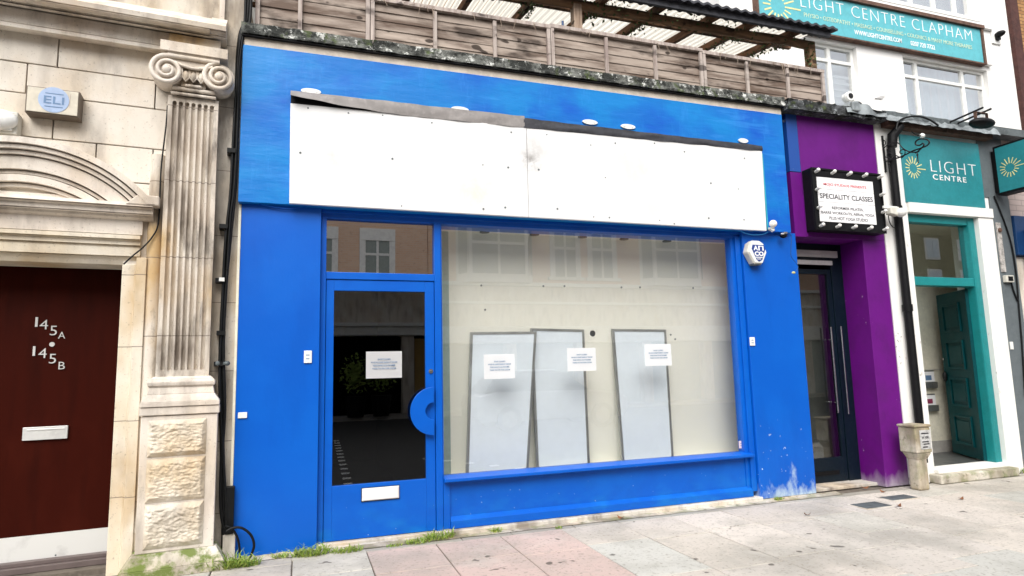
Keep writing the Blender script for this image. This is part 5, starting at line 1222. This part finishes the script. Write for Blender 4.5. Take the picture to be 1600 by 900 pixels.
# brick house at the far right
T = Thing('brick_building', 'yellow stock brick building with a dark edge beyond the white building', 'building')
T.add('wall', MB().box(w1_+.24, w1_+9, UB-.05, UB+8, 0, 14), m_brick); T.add('edge_strip', MB().box(w1_+.004, w1_+.239, UB-.08, UB+.3, 3.9, 14), m_bdark); T.done()

# ------------------------------------------------------------------ weeds and litter
rr = random.Random(12)
def tuft(x, y, r, h, n, lab, z=0):
    m = MB()
    for i in range(n):
        a = rr.uniform(0, 2*PI); q = r*math.sqrt(rr.random()); b = Vector((x+q*math.cos(a)*1.5, y+q*math.sin(a)*.6, z)); L = h*rr.uniform(.5, 1.1)
        dr_ = Vector((rr.gauss(0, .6), rr.gauss(-.25, .5), 1)).normalized(); sd = Vector((rr.uniform(-1, 1), rr.uniform(-1, 1), 0)).normalized()*rr.uniform(.0025, .006)
        m1 = b+dr_*L*.55; tip = b+dr_*L+Vector((dr_.x*.4*L, dr_.y*.4*L, -.25*L))
        m.add([b-sd, b+sd, m1+sd*.8, m1-sd*.8, tip], [(0, 1, 2, 3), (3, 2, 4)])
    mm = Thing('weed_tuft', lab, 'weed', group='weeds along the foot of the shopfronts'); mm.add('blades', m, m_grass)
    b = mm.fr; mm.fr = Frame(0, 0, 0); return mm.done()
def G(px, py):
    v = fw+RV*((px-800)/FPX)-UV*((py-450)/FPX); t = -CAMH/v.z; return v.x*t, v.y*t
for px, py, r, h, n, lab in ((484, 868, .075, .11, 170, 'largest bright grass tuft at the foot of the blue pier left of the door'), (438, 872, .03, .07, 35, 'tiny grass tuft at the foot of the blue pier between two larger tufts'),
    (541, 862, .07, .06, 110, 'low grass tuft under the left end of the glazed door threshold'), (617, 853, .04, .03, 40, 'faint sprig of grass under the middle of the door threshold'), (655, 848, .06, .06, 100, 'grass tuft under the right end of the glazed door'), (688, 842, .07, .10, 150, 'spiky grass tuft at the corner between door and display window'),
    (776, 832, .03, .07, 50, 'small grass tuft below the stall riser, left of its middle'), (872, 826, .02, .03, 16, 'tiny sprig of grass below the middle of the stall riser'), (352, 884, .09, .14, 200, 'dense grass tuft under the black cables'), (385, 884, .06, .09, 120, 'yellowish grass tuft beside the looping cable'),
    (1217, 782, .03, .06, 40, 'small grass tuft at the foot of the right blue pier'), (1473, 752, .05, .11, 90, 'grass tuft growing beside the concrete marker post'), (1518, 744, .03, .05, 45, 'small grass tuft at the foot of the step'), (1560, 740, .03, .05, 40, 'small grass tuft near the right end of the step'), (1596, 738, .04, .1, 60, 'grass tuft at the right edge beside the white pier'), (310, 893, .06, .05, 70, 'short grass tuft in front of the mossy plinth')):
    x, y = G(px, py); y = min(y, 5.60 if px > 400 else 5.42); tuft(x, y, r*1.25, h*1.2, int(n*1.1), lab)
for px, py, lab in ((1262, 806, 'dark dead leaf on the paving in front of the right blue pier'), (1352, 764, 'curled brown leaf lying by the purple shop doorway'), (1380, 770, 'brown leaf on the paving near the purple pillar'), (1405, 792, 'brown leaf on the small patch of broken paving'), (1433, 757, 'orange brown leaf against the foot of the white pier'), (1502, 781, 'dark leaf scrap on the paving in front of the step'), (970, 811, 'brown leaf below the stall riser of the blue shop'), (378, 880, 'pale brown leaf beside the looping cable'), (1433, 752, 'brown crumpled leaf behind the marker post')):
    x, y = G(px, py); m = MB(); r = .035; ph = rr.uniform(0, 6)
    m.grid(lambda u, v: (x+(u-.5)*r*2.2*math.cos(ph)-(v-.5)*r*math.sin(ph)*math.sin(PI*u), y+(u-.5)*r*2.2*math.sin(ph)+(v-.5)*r*math.cos(ph)*math.sin(PI*u), .006+.02*abs(u-.5)**2*4+.008*v), 6, 4)
    t = Thing('dead_leaf', lab, 'leaf', Frame(0, 0, 0), 'dead leaves on the paving'); t.add('leaf', m, m_debris); t.done()
dl = MB()
dl.grid(lambda u, v: (-.5+6.1*u, 5.50+.10*v+.018*noise.noise(Vector((u*40, 0, 3)))*(1-v), .0035+.016*v*v+.008*noise.noise(Vector((u*70, v*5, 1)))*v), 260, 4)
o = mesh_obj('dirt_strip', dl, stone_mat('gritty_dirt', (.27, .24, .19), .5, 1.0, moss=.35), Vector((0, 0, 0))); o['kind'] = 'structure'
# small access covers
for px, py, sx_, sy_, lab in ((1361, 790, .16, .10, 'small dark grey metal access cover in the paving before the purple shop'), (1404, 778, .17, .08, 'small worn access cover in the paving near the purple pillar')):
    x, y = G(px, py); t = Thing('access_cover', lab, 'access cover', Frame(0, 0, 0)); t.add('frame', MB().box(x-sx_-.02, x+sx_+.02, y-sy_-.02, y+sy_+.02, -.01, .0045), m_thresh); t.add('lid', MB().box(x-sx_, x+sx_, y-sy_, y+sy_, .0046, .008), m_leadd); t.done()

# ------------------------------------------------------------------ the far side of the street (seen in the glass)
m_pane2 = simple('dull_window_pane', (.30, .34, .31), .4)
m_wfar = simple('far_white_trim', (.88, .87, .83), .7)
OY = -10.0; OP = Frame(0, OY, PI)         # s runs towards -x, d away from the street
def mirror(px, py):                        # far-side point whose reflection shows at this pixel
    v = fw+RV*((px-800)/FPX)-UV*((py-450)/FPX); t = (2*(DF+.11)-OY)/v.y; return v.x*t, CAMH+v.z*t
def terrace(name, lab, x0, x1, zb1, top, brick, wins, bands, shop):
    T = Thing(name, lab, 'building'); T.fr = Frame(0, 0, 0)
    def bx(x0, x1, y0, y1, z0, z1, m=None): return (m or MB()).box(x0, x1, OY-y1, OY-y0, z0, z1)   # y0<y1 behind the face
    T.add('wall', bx(x0, x1, 0, 8, zb1, top), brick)
    T.add('stone_band', bx(x0, x1, -.04, 8, 2.9, zb1-.002), m_stone_b)
    for z0, z1, o in bands: T.add('ledge', bx(x0, x1, -.04-o, -.041, z0, z1), m_wfar, bevel=.01)
    for (a, b, c, d, bay) in wins:
        o = .5 if bay else .04
        if bay:
            bw = MB().prism([(0, 0)], 0, 0) if False else MB()
            e = .35
            bw.add([(a, OY+.001, c-.3), (b, OY+.001, c-.3), (b-e, OY+.5, c-.3), (a+e, OY+.5, c-.3), (a, OY+.001, d+.35), (b, OY+.001, d+.35), (b-e, OY+.5, d+.35), (a+e, OY+.5, d+.35)], [(0, 1, 2, 3), (7, 6, 5, 4), (0, 4, 5, 1), (1, 5, 6, 2), (2, 6, 7, 3), (3, 7, 4, 0)])
            wi = T.add('bay_window', bw, m_wfar)
            T.add('pane', MB().box(a+e+.12, b-e-.12, OY+.501, OY+.51, c, d), m_pane2, under=wi)
            fr = MB().box((a+b)/2-.04, (a+b)/2+.04, OY+.511, OY+.53, c, d).box(a+e+.12, (a+b)/2-.04, OY+.511, OY+.53, c+(d-c)*.62, c+(d-c)*.68).box((a+b)/2+.04, b-e-.12, OY+.511, OY+.53, c+(d-c)*.62, c+(d-c)*.68); T.add('glazing_bar', fr, m_wfar, under=wi)
            for sgn, xx in ((1, a), (-1, b)):
                p = Vector((xx+sgn*.07, OY+.12, 0)); q_ = Vector((xx+sgn*(e-.06), OY+.50, 0)); nn = Vector((-sgn*.8, .57, 0))*.02
                T.add('pane', MB().add([p+nn+Vector((0, 0, c)), q_+nn+Vector((0, 0, c)), q_+nn+Vector((0, 0, d)), p+nn+Vector((0, 0, d))], [(0, 1, 2, 3)]), m_pane2, under=wi)
        else:
            wi = T.add('window', MB().box(a-.2, b+.2, OY-.1, OY+.06, d, d+.42).box(a-.2, a, OY-.1, OY+.05, c, d).box(b, b+.2, OY-.1, OY+.05, c, d).box(a-.3, b+.3, OY-.1, OY+.12, c-.12, c), m_wfar, bevel=.01)
            T.add('pane', MB().box(a, b, OY+.005, OY+.012, c, d), m_pane2, under=wi)
            T.add('glazing_bar', MB().box((a+b)/2-.04, (a+b)/2+.04, OY+.013, OY+.04, c, d).box(a, (a+b)/2-.04, OY+.013, OY+.04, c+(d-c)*.62, c+(d-c)*.68).box((a+b)/2+.04, b, OY+.013, OY+.04, c+(d-c)*.62, c+(d-c)*.68), m_wfar, under=wi)
    T.add('roof', bx(x0, x1, 0, 8, top, top+.2), m_leadd)
    shop(T, x0, x1, bx); return T.done()
X = lambda px, py: mirror(px, py)[0]; Z = lambda px, py: mirror(px, py)[1]
def shopA(T, x0, x1, bx):
    T.add('shop_fascia', bx(x0, x1, -.25, 8, 2.3, 2.898), m_wfar, bevel=.02)
    n_ = int((x1-x0)/2.6)
    for i in range(n_+1):
        xx = x0+(x1-x0-.4)*i/n_; T.add('shop_pier', bx(xx, xx+.4, -.06, .5, 0, 2.298), m_stone_b)
    T.add('shop_window', bx(x0, x1, .3, .4, 0, 2.3), simple('pale_shop_window', (.32, .36, .36), .2))
def shopB(T, x0, x1, bx):
    T.add('shop_fascia', bx(x0, x1, -.25, 8, 2.6, 2.898), m_wfar, bevel=.02)
    T.add('shop_window', bx(x0, x1, .3, .4, 0, 2.6), m_void)
    T.add('amber_interior', bx(x1-.45, x1-.02, .1, .2, .2, 2.5), simple('amber_glow_colour', (.45, .28, .08), .7))  # lit interior put in as plain amber colour
    T.add('shop_pier', bx(x1-.9, x1-.5, -.06, .5, 0, 2.6), m_stone_b)
xs = 4.2
terrace('terrace_house', 'red brick terrace building with bay windows across the street', xs, 24, 4.45, 8.6, m_brickr,
    [(5.2, 8.1, 4.75, 6.45, True), (9.0, 9.85, 4.75, 6.45, False), (10.55, 11.4, 4.75, 6.45, False), (12.6, 15.4, 4.75, 6.45, True), (17.2, 18.1, 4.75, 6.45, False), (19.4, 20.3, 4.75, 6.45, False)], [(4.36, 4.5, .14), (3.70, 3.80, .1)], shopA)
terrace('terrace_house', 'brick and grey stone corner building with a dark shopfront across the street', -16, xs-.02, 4.35, 9.2, m_brickr,
    [(2.05, 2.85, 4.5, 5.85, False), (.15, .95, 4.5, 5.85, False), (-2.2, -1.4, 4.5, 5.85, False), (-5, -4.2, 4.5, 5.85, False), (-8, -7.2, 4.5, 5.85, False)], [(2.9, 3.02, .3)], shopB)
# olive building further along
T = Thing('olive_building', 'olive rendered block with stacked casement windows further along the far side', 'building', Frame(0, 0, 0))
T.add('wall', MB().box(44, 78, -38, -30, 0, 16), simple('olive_render', (.30, .27, .15), .8))
for i in range(6):
    for j_ in range(3):
        x = 50+i*4.2; z = 4.6+j_*2.9; wi = T.add('window', MB().box(x-.1, x+1.7, -30, -29.93, z-.1, z+1.9), m_wfar); T.add('pane', MB().box(x+.06, x+.78, -29.925, -29.9, z+.06, z+1.74).box(x+.84, x+1.54, -29.925, -29.9, z+.06, z+1.74), m_blind, under=wi)
T.done()

# plants before the dark shopfront, and a parked car, both seen only as reflections
rr = random.Random(33)
for cx in (1.7, 2.5):
    t = Thing('potted_shrub', 'leafy green shrub in a dark tub across the street, %s of the pair' % ('left' if cx < 2 else 'right'), 'plant', Frame(0, 0, 0), 'potted shrubs across the street')
    lm = MB()
    for i in range(420):
        v = Vector((rr.gauss(0, 1), rr.gauss(0, 1), rr.gauss(0, 1))).normalized()*rr.uniform(.1, .5); leaf(lm, (cx+v.x, OY+.7+v.y*.7, 1.35+v.z*1.3), rr.uniform(.04, .08), rr)
    t.add('foliage', lm, m_grass); t.add('tub', MB().tube([(cx, OY+.7, 0), (cx, OY+.7, .65)], [.25, .33], 16), m_black); t.done()
CX, CY = 6.1, -3.3
T = Thing('parked_car', 'silver hatchback car parked across the road from the blue shop', 'car', Frame(0, 0, 0))
m_car = simple('silver_paint', (.5, .52, .54), .25, .6, bump=0); m_tyre = simple('tyre_rubber', (.01, .01, .01), .8)
def carsec(y, side):     # outline (x, z)
    return side
lowb = [(-2.05, .35), (-1.95, .25), (1.95, .25), (2.08, .40), (2.06, .72), (1.75, .86), (.95, .95), (-1.6, .98), (-2.02, .88), (-2.08, .6)]
cab = [(-1.85, .96), (1.0, .94), (.35, 1.40), (-.2, 1.47), (-1.0, 1.46), (-1.6, 1.30)]
zg = -.116
bdy = MB()
def hull(mbx, pts, halfs):
    n_ = len(pts); rings = []
    for (yy, sc_) in halfs: rings.append([(CX+x*sc_, CY-.85+yy, zg+z) for x, z in pts])
    vs = [p for r in rings for p in r]; fs = [tuple(range(n_-1, -1, -1)), tuple(range((len(rings)-1)*n_, len(rings)*n_))]
    fs += [(k*n_+i, k*n_+(i+1) % n_, (k+1)*n_+(i+1) % n_, (k+1)*n_+i) for k in range(len(rings)-1) for i in range(n_)]
    mbx.add(vs, fs)
hull(bdy, lowb, [(-.86, .95), (-.78, .99), (0, 1), (.78, .99), (.86, .95)])
T.add('body', bdy, m_car, bevel=.04)
cb = MB(); n_ = len(cab); r1 = [(CX+x, CY-.85-.74, zg+z) if z < 1 else (CX+x*.97, CY-.85-.58, zg+z) for x, z in cab]; r2 = [(CX+x, CY-.85+.74, zg+z) if z < 1 else (CX+x*.97, CY-.85+.58, zg+z) for x, z in cab]
cb.add(r1+r2, [tuple(range(n_-1, -1, -1)), tuple(range(n_, 2*n_))]+[(i, (i+1) % n_, (i+1) % n_+n_, i+n_) for i in range(n_)])
T.add('cabin_glass', cb, simple('car_glass', (.02, .025, .03), .08), bevel=.03)
T.add('roof', MB().hexa([(CX-1.15, CY-.85-.6, zg+1.455), (CX+.2, CY-.85-.6, zg+1.455), (CX+.2, CY-.85+.6, zg+1.455), (CX-1.15, CY-.85+.6, zg+1.455), (CX-1.0, CY-.85-.52, zg+1.50), (CX+.05, CY-.85-.52, zg+1.50), (CX+.05, CY-.85+.52, zg+1.50), (CX-1.0, CY-.85+.52, zg+1.50)]), m_car, bevel=.02)
for wx in (-1.25, 1.25):
    for wy in (-.80, .80):
        wv = T.add('wheel', MB().tube([(CX+wx, CY-.85+wy-.1, zg+.31), (CX+wx, CY-.85+wy+.1, zg+.31)], .31, 24), m_tyre)
        T.add('rim', MB().tube([(CX+wx, CY-.85+wy-.105, zg+.31), (CX+wx, CY-.85+wy+.105, zg+.31)], .2, 16), m_steel, under=wv)
for wy in (-.6, .6): T.add('headlight', MB().ball((CX+2.0, CY-.85+wy, zg+.68), .08, .16, .09), m_wplas)
T.done()
